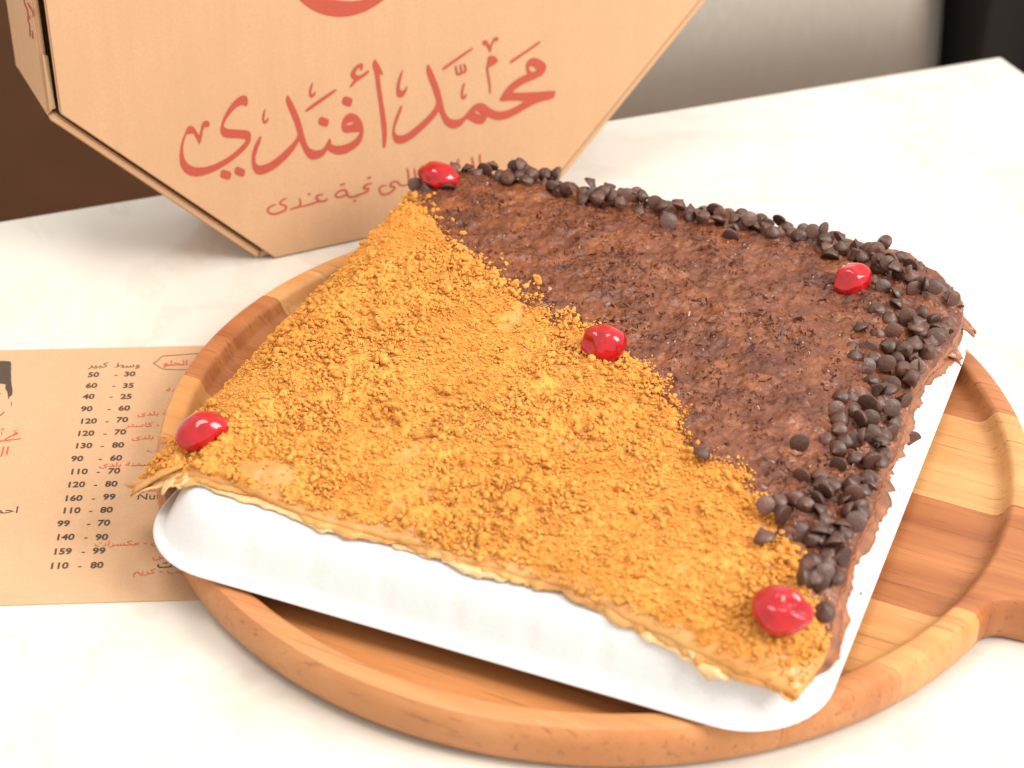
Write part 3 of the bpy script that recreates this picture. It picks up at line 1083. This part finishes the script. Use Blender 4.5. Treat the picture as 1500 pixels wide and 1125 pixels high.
# crumb bed
pat = fbm(a * 30, b * 30, 41, 3)
fine = fbm(a * 330, b * 330, 45, 4, 0.65)
med = fbm(a * 130, b * 130, 47, 3, 0.6)
cov = sstep(0.003, -0.003, m) * sstep(-0.62, -0.34, pat + sstep(0.02, 0.07, b) * 0.3 + med * 0.35) * sstep(0.001, 0.006, e + med * 0.004)
chunk = 0.25 + 0.95 * sstep(-0.22, 0.28, fbm(a * 24, b * 24, 49, 3))
z = top_z(a, b, e) - 0.0010 + cov * (0.0016 + np.maximum(fine, -0.2) * 0.0022 * chunk + med * 0.0016 * chunk)
V = np.stack([a, b, z - TOPZ], -1).reshape(-1, 3)
mk = ((m < 0.004) & (cov > 0.02))[:-1, :-1]
V, Q = compact(V, quads(NU, NU, mk))
bed = fast_mesh('crumb_bed', V, Q, CRUMB, pastry, True)
tag(bed, 'layer of fine golden biscuit crumbs', kind='stuff')


def surf(aa, bb):
    """top surface at scattered points (edge distance from the outline box)"""
    aa = np.asarray(aa, float); bb = np.asarray(bb, float)
    e_ = np.minimum(np.minimum(aa - np.interp(bb, [q[1] for q in left], [q[0] for q in left]), np.interp(bb, [q[1] for q in right], [q[0] for q in right]) - aa),
                    np.minimum(bb - np.interp(aa, [q[0] for q in front], [q[1] for q in front]), np.interp(aa, [q[0] for q in back], [q[1] for q in back]) - bb))
    return top_z(aa, bb, e_), e_


# loose crumbs as one scattered mass
ico_v, ico_f = [], []
bm = bmesh.new()
bmesh.ops.create_icosphere(bm, subdivisions=1, radius=1.0)
bm.verts.ensure_lookup_table()
ICO_V = np.array([v.co[:] for v in bm.verts]); ICO_F = np.array([[v.index for v in f.verts] for f in bm.faces])
bm.free()


def rand_rot(n):
    q = rng.normal(size=(n, 4)); q /= np.linalg.norm(q, axis=1)[:, None]
    w, x, y, z = q.T
    return np.stack([np.stack([1 - 2 * (y * y + z * z), 2 * (x * y - z * w), 2 * (x * z + y * w)], -1),
                     np.stack([2 * (x * y + z * w), 1 - 2 * (x * x + z * z), 2 * (y * z - x * w)], -1),
                     np.stack([2 * (x * z - y * w), 2 * (y * z + x * w), 1 - 2 * (x * x + y * y)], -1)], 1)


def scatter(pos, size, squash, base_v, base_f, jitter=0.25):
    n = len(pos)
    R = rand_rot(n)
    vv = base_v[None] * (1 + rng.normal(size=(n, len(base_v), 1)) * jitter)
    vv = vv * (size[:, None, None] * np.stack([np.ones(n), rng.uniform(*squash, n), rng.uniform(*squash, n)], -1)[:, None, :])
    vv = np.einsum('nij,nkj->nki', R, vv) + pos[:, None, :]
    ff = base_f[None] + (np.arange(n) * len(base_v))[:, None, None]
    return vv.reshape(-1, 3), ff.reshape(-1, base_f.shape[1])


N = 165000
aa = rng.uniform(-.146, .13, N); bb = rng.uniform(-.145, .134, N)
mm = choc_mask(aa, bb)
zz, ee = surf(aa, bb)
cl = fbm(aa * 30, bb * 30, 41, 3) + sstep(0.02, 0.07, bb) * 0.3 + fbm(aa * 130, bb * 130, 47, 3, 0.6) * 0.35
keep = (mm < 0.0015 + rng.exponential(0.0020, N)) & (ee > 0.0005) & (rng.random(N) < sstep(-0.60, -0.10, cl) * 0.80 + 0.10)
aa, bb, zz, mm = aa[keep], bb[keep], zz[keep], mm[keep]
n = len(aa)
size = np.clip(rng.lognormal(math.log(0.00026), 0.70, n), 0.0002, 0.0016)
chunk = 0.25 + 0.95 * sstep(-0.22, 0.28, fbm(aa * 24, bb * 24, 49, 3))
size = np.clip(size * (0.62 + 0.62 * chunk), 0.0002, 0.0018)
finez = np.where(mm < 0, 0.0010 + np.maximum(fbm(aa * 330, bb * 330, 45, 4, 0.65), -0.2) * 0.0022 * chunk, 0.0014)
V, Fc = scatter(np.stack([aa, bb, zz - TOPZ + finez + size * 0.15], -1), size, (0.45, 1.0), ICO_V, ICO_F, 0.33)
cr = fast_mesh('loose_crumbs', V, Fc, CRUMB, pastry, False)
tag(cr, 'fine golden biscuit crumbs strewn on the pastry', kind='stuff')

# the larger crumbs one by one
big_meshes = []
bm0 = bmesh.new(); bmesh.ops.create_icosphere(bm0, subdivisions=2, radius=1.0)
bm0.verts.ensure_lookup_table()
IV2 = np.array([v.co[:] for v in bm0.verts]); IF2 = np.array([[v.index for v in f.verts] for f in bm0.faces]); bm0.free()
for k in range(8):
    rr = np.random.default_rng(50 + k)
    dirs = rr.normal(size=(7, 3)); dirs /= np.linalg.norm(dirs, axis=1)[:, None]
    h = 1 + 0.28 * np.max(IV2 @ dirs.T, axis=1) ** 3 - 0.25 * np.maximum(IV2 @ rr.normal(size=3), 0) + rr.normal(size=len(IV2)) * 0.11
    me = bpy.data.meshes.new('crumb')
    me.from_pydata((IV2 * h[:, None] * np.array([1, rr.uniform(.6, .95), rr.uniform(.55, .85)])).tolist(), [], IF2.tolist())
    me.materials.append(CRUMB)
    big_meshes.append(me)


def tray_xy(px, z):
    q = at_z(px, z) - TO
    return q @ ta3, q @ tb3


def on_surf(px, lift=0.0):
    z = 0.05
    for _ in range(6):
        aa_, bb_ = tray_xy(px, z)
        z = float(surf(aa_, bb_)[0]) + lift
    return aa_, bb_, z


spots = [((575, 600), 0.0042), ((548, 603), 0.0032), ((612, 640), 0.0036), ((787, 414), 0.0042), ((755, 418), 0.0034), ((677, 345), 0.0032), ((608, 291), 0.0038), ((640, 308), 0.002), ((623, 312), 0.0018), ((700, 400), 0.003),
         ((645, 322), 0.0026), ((663, 326), 0.0024), ((1075, 718), 0.0042), ((1066, 700), 0.003), ((1150, 800), 0.0038), ((1140, 812), 0.0034), ((1020, 655), 0.003), ((985, 625), 0.003), ((945, 590), 0.003), ((905, 535), 0.0028),
         ((830, 470), 0.0024), ((600, 400), 0.0034), ((560, 385), 0.003), ((540, 360), 0.003), ((440, 470), 0.003), ((560, 480), 0.0032), ((640, 500), 0.0026), ((690, 560), 0.0028), ((930, 750), 0.003), ((980, 750), 0.0032),
         ((840, 720), 0.0026), ((735, 740), 0.0026), ((970, 770), 0.0028), ((925, 820), 0.003), ((870, 880), 0.0028), ((905, 885), 0.0028), ((1190, 960), 0.003), ((1205, 950), 0.0028), ((520, 700), 0.0024), ((460, 640), 0.0024)]
for _ in range(230):
    while True:
        a1, b1 = random.uniform(-.14, .12), random.uniform(-.13, .12)
        if choc_mask(np.array(a1), np.array(b1)) < -0.001 and surf(a1, b1)[1] > 0.004: break
    spots.append(((a1, b1), min(0.0042, random.lognormvariate(math.log(0.0018), 0.38))))
for k, (p_, sz) in enumerate(spots):
    if p_[0] > 1: a1, b1, z1 = on_surf(p_, 0.001)
    else: a1, b1 = p_; z1 = float(surf(a1, b1)[0]) + 0.001
    sz *= 0.62
    o = bpy.data.objects.new('crumb', big_meshes[k % 8])
    col.objects.link(o)
    o.parent = pastry
    o.location = (a1, b1, z1 - TOPZ + sz * 0.45)
    o.rotation_euler = (random.uniform(0, 6.3), random.uniform(0, 6.3), random.uniform(0, 6.3))
    o.scale = (sz, sz, sz)

# chocolate shavings stuck in the spread, and a few dark specks among the crumbs
FL_V = np.array([(-1, -.35, 0.0), (-.3, -.45, .22), (.4, -.4, .26), (1, -.2, .0), (1, .25, .05), (.35, .4, .30), (-.35, .35, .25), (-1, .3, .04)])
FL_F = np.array([(0, 1, 6, 7), (1, 2, 5, 6), (2, 3, 4, 5)])
N = 60000
aa = rng.uniform(-.14, .13, N); bb = rng.uniform(-.14, .134, N)
mm = choc_mask(aa, bb); zz, ee = surf(aa, bb)
lump = fbm(aa * 150, bb * 150, 31, 4, 0.6)
dens = sstep(-0.10, 0.30, lump + fbm(aa * 45, bb * 45, 61, 2) * 0.6)
keep = (ee > 0.004) & (((mm > 0.001) & (rng.random(N) < 0.06 + 0.75 * dens)) | ((mm < 0) & (rng.random(N) < 0.012 * np.exp(mm / 0.02) + 0.002)))
aa, bb, zz, mm, lump = [q[keep] for q in (aa, bb, zz, mm, lump)]
n = len(aa)
size = np.clip(rng.lognormal(math.log(0.00065), 0.5, n), 0.0003, 0.0022)
zo = np.where(mm > 0, 0.0018 + lump * 0.0014, 0.0016)
V, Ff = scatter(np.stack([aa, bb, zz - TOPZ + zo + size * 0.15], -1), size, (0.3, 0.9), FL_V, FL_F, 0.12)
sh = fast_mesh('chocolate_shavings', V, Ff, SHAV, pastry, False)
tag(sh, 'dark grated chocolate shavings pressed into the spread', kind='stuff')


# flaky layers round the edge ------------------------------------------------
def layer_strip(fn, t0, t1, inward, k, mat, droop, flare, amp, seed, n=260):
    tt = np.linspace(t0, t1, n)
    P = fn(tt)
    rows = []
    NW = 7
    out = fbm(tt * 7.3 + vnoise(tt * 5, tt * 0, seed + 9) * 1.5, tt * 0 + k, seed, 5, 0.68) * amp + flare
    fade = np.minimum(1, np.minimum(tt - t0, t1 - tt) / (0.08 * (t1 - t0)))
    out = out * fade - 0.001 * (1 - fade)
    for w in range(NW):
        f = w / (NW - 1)
        q = P + inward[None] * (0.014 * (1 - f)) - inward[None] * (out * f)[:, None]
        d = drape(q[:, 0], q[:, 1])
        zz_ = d + 0.0004 + k * 0.0011 + fbm(tt * 19, tt * 0 + f * 0.8, seed + 5, 4) * 0.0010 * f - droop * f * f
        zz_ = np.maximum(zz_, np.where(rim_inset(q[:, 0], q[:, 1]) > 0, d + 0.0003 + k * 0.0002, -1))
        rows.append(np.stack([q[:, 0], q[:, 1], zz_ - TOPZ], -1))
    V_ = np.vstack(rows)
    o = fast_mesh('pastry_layer', V_, quads(n, NW), mat, pastry, True)
    sd = o.modifiers.new('thickness', 'SOLIDIFY')
    sd.thickness = 0.00045
    sd.offset = 0
    return o


IF, IR, IB, IL = np.array([0, 1.0]), np.array([-1.0, 0]), np.array([0, -1.0]), np.array([1.0, 0])
for k in range(4):
    layer_strip(cf, 0.01, 0.99, IF, k, PALE if k < 2 else DOUGH, 0.0008 * k, [0.0004, 0.0016, 0.0008, 0.0006][k], 0.0062, 70 + k)
    layer_strip(cl_, 0.01, 0.97, IL, k, DOUGH if k % 2 else PALE, 0.001, [0.0005, 0.001, 0.0012, 0.0002][k], 0.004, 80 + k)
    layer_strip(cr_, 0.02, 0.99, IR, k, CHOCEDGE, 0.0012, [0.0, 0.0010, 0.0003, 0.0][k], 0.0050, 90 + k)
    layer_strip(cb_, 0.02, 0.98, IB, k, CHOCEDGE, 0.001, 0.0005, 0.003, 100 + k)
# torn flaps: the pointed corner above the menu, and the corner over the tray lip
for (c0, dirv, ln, wd, sd_, mt, zoff) in (((-.133, -.114), (-0.80, -0.45), 0.017, 0.026, 1, DOUGH, 0.0055), ((-.131, -.118), (-0.70, -0.6), 0.012, 0.022, 2, PALE, 0.0030), ((-.122, -.1235), (-0.1, -1), 0.007, 0.016, 3, PALE, 0.003),
                                          ((-.138, -.105), (-1, 0.0), 0.005, 0.022, 8, DOUGH, 0.004), ((.100, -.141), (0.2, -1), 0.0045, 0.034, 4, PALE, 0.002), ((.117, -.138), (0.35, -0.9), 0.006, 0.022, 5, DOUGH, 0.003),
                                          ((.127, .110), (1.0, 0.15), 0.007, 0.012, 6, CHOCEDGE, 0.003), ((.126, .085), (1, 0), 0.006, 0.014, 7, CHOCEDGE, 0.003)):
    d = np.array(dirv) / np.linalg.norm(dirv); pp = np.array([-d[1], d[0]])
    nu_, nv_ = 16, 13
    V_ = []
    for j in range(nv_):
        f = j / (nv_ - 1)
        wj = wd * (1 - 0.55 * f ** 1.6)
        for i in range(nu_):
            g = i / (nu_ - 1) - 0.5
            wob = vnoise(np.array(g * 5), np.array(f * 4.0), 110 + sd_)
            q = np.array(c0) - d * 0.006 + d * (f * (ln + 0.006) * (1 + 0.35 * vnoise(np.array(g * 2.5), np.array(1.0), 120 + sd_))) + pp * g * wj
            zz_ = float(drape(q[0], q[1])) + zoff * (1 - 0.7 * f) + float(wob) * 0.004 * f
            zz_ = max(zz_, RIMZ + 0.0045)
            V_.append((q[0], q[1], zz_ - TOPZ))
    o = fast_mesh('torn_flap', np.array(V_), quads(nu_, nv_), mt, pastry, True)
    md = o.modifiers.new('thickness', 'SOLIDIFY'); md.thickness = 0.0006; md.offset = 0

# ------------------------------------------------------------------ chocolate chips
profc = [(0.0, 0.0), (0.93, 0.0), (0.99, 0.04), (1.0, 0.12), (0.97, 0.28), (0.87, 0.48), (0.70, 0.66), (0.48, 0.82), (0.27, 1.00), (0.12, 1.17), (0.0, 1.24)]
chip_meshes = []
for k in range(10):
    rr = random.Random(200 + k)
    bm = bmesh.new()
    NS = 16
    bx0, by0 = rr.uniform(-.12, .12), rr.uniform(-.12, .12)
    tall = rr.uniform(0.70, 1.10)
    rings_ = []
    for (r, z) in profc[1:-1]:
        rings_.append([bm.verts.new((r * math.cos(2 * math.pi * i / NS) * 1.0 + bx0 * z * z, r * math.sin(2 * math.pi * i / NS) * (0.92 + 0.02 * (k % 6)) + by0 * z * z, z * tall)) for i in range(NS)])
    c0 = bm.verts.new((0, 0, 0.03)); c1 = bm.verts.new((bx0 * 1.7, by0 * 1.7, 1.27 * tall))
    for A_, B_ in zip(rings_[:-1], rings_[1:]):
        for i in range(NS): bm.faces.new((A_[i], A_[(i + 1) % NS], B_[(i + 1) % NS], B_[i]))
    for i in range(NS):
        bm.faces.new((rings_[0][(i + 1) % NS], rings_[0][i], c0))
        bm.faces.new((rings_[-1][i], rings_[-1][(i + 1) % NS], c1))
    if k == 9:          # a broken chip
        g_ = bmesh.ops.bisect_plane(bm, geom=list(bm.verts) + list(bm.edges) + list(bm.faces), plane_co=(0.55, 0, 0), plane_no=(0.9, 0.2, 0.3), clear_outer=True)
        bmesh.ops.edgeloop_fill(bm, edges=[q for q in g_['geom_cut'] if isinstance(q, bmesh.types.BMEdge)])
    for v_ in bm.verts:      # knocks and dents
        v_.co *= 1 + 0.10 * float(vnoise(np.array(v_.co.x * 1.3 + k), np.array(v_.co.y * 1.3 + v_.co.z * 1.1), 150 + k))
    bmesh.ops.recalc_face_normals(bm, faces=bm.faces)
    me = bpy.data.meshes.new('chocolate_chip')
    bm.to_mesh(me); bm.free()
    me.polygons.foreach_set('use_smooth', [True] * len(me.polygons))
    me.set_sharp_from_angle(angle=math.radians(55))
    me.materials.append(CHIP)
    chip_meshes.append(me)

C4 = [(360, 150), (425, 155), (510, 160), (545, 185), (665, 190), (695, 160), (745, 225), (725, 205), (810, 165), (825, 210), (870, 235), (850, 270), (925, 290), (940, 255), (1010, 265), (1040, 255), (1000, 330), (1070, 350), (1125, 265), (1110, 310), (1200, 300), (1190, 355), (1250, 300), (1300, 345), (1270, 340), (1390, 345), (1395, 385), (1425, 440), (1480, 385), (165, 250), (220, 255), (325, 250)]
C5 = [(30, 90), (95, 85), (85, 130), (140, 125), (205, 105), (260, 110), (225, 150), (285, 160), (210, 200), (345, 120), (370, 160), (395, 195), (430, 130), (455, 165), (525, 175), (610, 210), (665, 205), (620, 240), (650, 285), (690, 245), (765, 250), (800, 285), (830, 265), (878, 265), (850, 300), (920, 310), (960, 300), (1005, 335), (855, 345), (840, 380), (920, 375), (970, 350), (1000, 400), (875, 425), (1040, 330), (1075, 400), (940, 450), (1010, 440), (1100, 470), (1140, 415), (1175, 500), (940, 495), (855, 525), (915, 550), (985, 560), (1045, 540), (780, 600), (860, 615), (925, 620), (750, 670), (830, 680), (900, 690), (1040, 640), (1115, 630), (960, 680), (1010, 700), (1085, 690), (1070, 720), (760, 720), (845, 740), (805, 780), (890, 780), (935, 750), (970, 735), (1100, 770), (1175, 745), (1035, 820), (970, 810), (830, 840), (910, 860), (860, 900), (900, 915), (745, 890), (690, 910), (670, 965), (760, 970), (810, 965), (690, 1005), (780, 1030), (905, 1000), (990, 1075), (685, 1055), (620, 1090), (715, 1100), (780, 1100), (870, 1105), (510, 1110), (1165, 690)]
C6 = [(485, 130), (620, 125), (625, 205), (585, 190), (490, 175), (540, 155), (430, 205), (375, 210), (430, 245), (470, 235), (525, 250), (370, 270), (420, 290), (450, 275), (505, 280), (350, 290), (430, 320), (515, 330), (255, 315), (300, 295), (310, 345), (385, 310), (365, 395), (445, 370), (495, 380), (400, 410), (425, 405), (575, 370), (560, 415), (470, 450), (505, 420), (410, 475), (500, 500), (440, 530), (405, 550), (485, 555), (445, 640), (255, 410), (530, 290), (60, 145)]
DISC = {(5, p) for p in [(285, 160), (525, 175), (1100, 470), (985, 560), (925, 620), (805, 780), (890, 780), (910, 860), (905, 1000), (1175, 745), (1175, 500), (670, 965), (875, 425), (510, 1110)]} | {(4, (665, 190)), (4, (165, 250)), (6, (255, 315)), (6, (365, 395)), (6, (440, 530)), (6, (560, 415)), (4, (1425, 440))}
chips = [((560 + x * .29333, 200 + y * .29333), (4, (x, y)) in DISC, (4, (x, y))) for x, y in C4] + \
        [((1000 + x / 3, 280 + y / 3), (5, (x, y)) in DISC, (5, (x, y))) for x, y in C5] + \
        [((1000 + x * .46685, 600 + y * .46685), (6, (x, y)) in DISC, (6, (x, y))) for x, y in C6]
fill = []
frnd = random.Random(31)
pool = [c for c in chips if (c[0][0] > 700 and (c[0][0], c[0][1]) != (1330.0, 638.3)) and c[2] not in ((5, (990, 1075)), (5, (510, 1110)), (6, (60, 145)), (6, (255, 410)), (6, (445, 640)))]
def along(path, n, hw):
    P_ = np.array(path, float)
    L_ = np.r_[0, np.cumsum(np.hypot(*np.diff(P_, axis=0).T))]
    for k in range(n):
        t_ = L_[-1] * (k + frnd.uniform(0.1, 0.9)) / n
        x_, y_ = np.interp(t_, L_, P_[:, 0]), np.interp(t_, L_, P_[:, 1])
        fill.append(((x_ + frnd.uniform(-hw, hw), y_ + frnd.uniform(-hw, hw) * 0.5), frnd.random() < 0.12, (9, (0, len(fill)))))


along([(705, 255), (770, 265), (860, 290), (1000, 318), (1100, 335), (1190, 355), (1290, 392), (1385, 440)], 62, 9)
along([(1375, 455), (1330, 545), (1280, 650), (1235, 760), (1205, 850)], 55, 36)
chips = fill + chips
placed = []
GROUPS = {
    'box': ('dark chocolate chip set against the red cherry in front of the cardboard box', 'chips by the cherry in front of the box'),
    'back': ('dark chocolate chip in the row along the pastry edge beside the marble table top', 'chips along the edge away from the tray lip'),
    'pile': ('dark chocolate chip in the thick pile along the pastry edge above the bare tray lip', 'chips piled along the edge above the tray lip'),
}
for k, (px, disc, key) in enumerate(chips):
    sz = random.uniform(0.0033, 0.0041)
    a1, b1, z1 = on_surf(px, 0.0030)
    stray = key == (5, (990, 1075))
    zt_ = z1
    if not stray and b1 < 0.105:
        a1 = min(a1, float(np.interp(b1, [q[1] for q in right], [q[0] for q in right])) - 0.0035)
        b1 = max(b1, float(np.interp(a1, [q[0] for q in front], [q[1] for q in front])) + 0.004)
        z1 = float(surf(a1, b1)[0]) + 0.0030
        zt_ = z1
    while not stray and float(surf(a1, b1)[1]) < 0.0025 and zt_ < 0.075:
        zt_ += 0.0005
        a1, b1 = tray_xy(px, zt_)
    if zt_ > z1 + 0.0001:
        z1 = float(surf(a1, b1)[0]) + 0.0030
        if zt_ - z1 > 0.002: print('CHIP GAP', key, round((zt_ - z1) * 1000, 1))
        z1 = z1 + min(max(zt_ - z1, 0), 0.0032)
    if stray:
        z1 = RIMZ + 0.0030 + 0.0066
        a1, b1 = tray_xy(px, z1)
        a1 += 0.002
    # keep on the pastry: never beyond the outline
    _, e1 = surf(a1, b1)
    zc = z1 - 0.0030 + (0.0009 if float(choc_mask(np.array(a1), np.array(b1))) > 0.002 else 0.0024)
    lift = 0.0
    for (qa, qb, qz, qs) in placed:
        dd = math.hypot(qa - a1, qb - b1)
        if dd < (qs + sz) * 0.72: lift = max(lift, qz - zc + (qs * 0.75) * (1 - dd / ((qs + sz) * 0.9)))
    lift = min(max(lift, 0.0), 0.0045)
    zc += lift
    placed.append((a1, b1, zc, sz))
    o = bpy.data.objects.new('chocolate_chip', chip_meshes[k % 10])
    col.objects.link(o)
    P = TO + ta3 * a1 + tb3 * b1 + np.array([0, 0, zc])
    if disc:
        # flat base turned towards the viewer's side of the table
        tow = Vector((random.uniform(-0.3, 0.3), -1, random.uniform(0.2, 0.9))).normalized()
        q = (-tow).to_track_quat('Z', 'Y')
        P = P + np.array([0, 0, sz * 0.85]) + np.array(tow) * sz * 0.5
    else:
        tilt = random.choice([random.uniform(0, 0.5), random.uniform(0.3, 1.2), random.uniform(0.9, 1.8)])
        if key in ((6, (60, 145)), (6, (255, 410)), (6, (445, 640))): tilt = 0.5
        az = random.uniform(0, 6.283)
        axis = Vector((math.sin(tilt) * math.cos(az), math.sin(tilt) * math.sin(az), math.cos(tilt)))
        q = axis.to_track_quat('Z', 'Y')
        P = P + np.array([0, 0, sz * 0.75 * math.sin(min(tilt, 1.57))]) - np.array(axis) * sz * 0.35 * math.sin(tilt)
    o.rotation_mode = 'QUATERNION'
    o.rotation_quaternion = q
    o.location = tuple(P)
    o.scale = (sz, sz, sz)
    g = 'box' if key in ((4, (165, 250)), (4, (220, 255)), (4, (325, 250)), (4, (360, 150)), (4, (425, 155))) else ('back' if b1 > 0.108 and a1 < 0.085 else 'pile')
    UNIQ = {(5, (990, 1075)): 'single stray chocolate chip lying on the bare white tray lip',
            (5, (510, 1110)): 'flat chocolate chip lying alone on the spread away from the pile',
            (6, (60, 145)): 'lone chocolate chip at the crumb border between the centre cherry and the folded cherry',
            (6, (255, 410)): 'lone chocolate chip sitting in the crumbs above the folded cherry',
            (6, (445, 640)): 'last chocolate chip of the pile, right beside the folded cherry',
            (5, (525, 175)): 'large flat-sided chocolate chip turned base out at the end of the edge row',
            (5, (875, 425)): 'chocolate chip touching the pointed cherry beside the pile'}
    lab, grp = GROUPS[g]
    if key in UNIQ: lab = UNIQ[key]
    elif disc:
        lab = lab.replace('dark chocolate chip', 'base-out chocolate chip')
        grp = grp + ', base out'
    tag(o, lab, 'chocolate chip', grp)


# ------------------------------------------------------------------ cherries
def cherry(px, lx, ly, lz, rot, label, dents, name='candied_cherry', sink=0.46):
    bm = bmesh.new()
    bmesh.ops.create_icosphere(bm, subdivisions=4, radius=1.0)
    for v in bm.verts:
        p = v.co.copy()
        r = 1.0
        for (dx, dy, dz, wid, dep) in dents:
            c = p.normalized().dot(Vector((dx, dy, dz)).normalized())
            r -= dep * math.exp(-((1 - c) / wid) ** 2)
        nz = float(fbm(np.array(p.x * 1.1 + 3), np.array(p.y * 1.1 + p.z * 0.9), 130 + int(px[0]) % 17, 3))
        r += nz * 0.17
        v.co = Vector((p.x * lx * r, p.y * ly * r, p.z * lz * 0.92 * r))
    o = bm_obj(name, bm, CHERRY, None, True)
    a1, b1, z1 = on_surf(px, lz * 0.6)
    P = TO + ta3 * a1 + tb3 * b1
    o.location = (P[0], P[1], z1 - lz * 0.6 + 0.0008 + lz * (1 - sink))
    o.rotation_euler = rot
    tag(o, label, 'cherry', 'candied cherries on the pastry')
    return o


cherry((297, 633), 0.0108, 0.0078, 0.0076, (0.15, -0.1, 0.35), 'oval red candied cherry on the torn crumb corner above the paper menu', [(0.35, -0.9, -0.2, 0.10, 0.22)])
cherry((643, 261), 0.0098, 0.0080, 0.0078, (0.1, 0.1, -0.25), 'smooth red candied cherry among chips in front of the cardboard box', [(-0.2, -0.8, -0.5, 0.10, 0.25)])
cherry((884, 503), 0.0094, 0.0084, 0.0080, (0.2, 0.15, -0.5), 'split red candied cherry where crumbs and chocolate meet at the centre', [(-0.45, -0.75, 0.25, 0.10, 0.45), (-0.2, -0.5, 0.8, 0.04, 0.12)])
cherry((1246, 410), 0.0098, 0.0078, 0.0078, (0.0, -0.1, 0.45), 'pointed red candied cherry on the chocolate beside the chip pile', [(-0.8, 0.6, 0.2, 0.16, 0.22), (-0.75, -0.5, 0.5, 0.14, 0.2), (0.3, -0.4, 0.9, 0.05, 0.1)])
cherry((1142, 895), 0.0112, 0.0094, 0.0082, (0.1, 0.1, -0.55), 'folded red candied cherry with a deep cleft on the corner over the tray lip', [(0.55, 0.25, 0.80, 0.10, 0.60), (0.1, -0.2, 0.95, 0.03, 0.15), (-0.5, -0.5, -0.3, 0.2, 0.1)])
cherry((1275, 597), 0.0028, 0.0022, 0.0020, (0, 0, 0.4), 'small scrap of red cherry caught between the chocolate chips', [], 'cherry_scrap', 0.0)

# ------------------------------------------------------------------ specks fallen on the tray
sp = []
for px in ((619, 912), (541, 893), (548, 886), (1326, 690), (1318, 715), (1294, 776), (1267, 844), (1259, 866), (1340, 676)):
    q = at_z((px[0] + random.uniform(-3, 3), px[1] + random.uniform(-3, 3)), RIMZ + 0.0032) 
    sp.append(q)
sp = np.array(sp)
V, Ff = scatter(sp, rng.uniform(0.00022, 0.00065, len(sp)), (0.4, 1.0), ICO_V, ICO_F, 0.3)
tag(fast_mesh('fallen_specks', V, Ff, SHAV, None, False), 'tiny dark crumbs and chocolate specks fallen on the white tray lip', 'specks', kind='stuff')
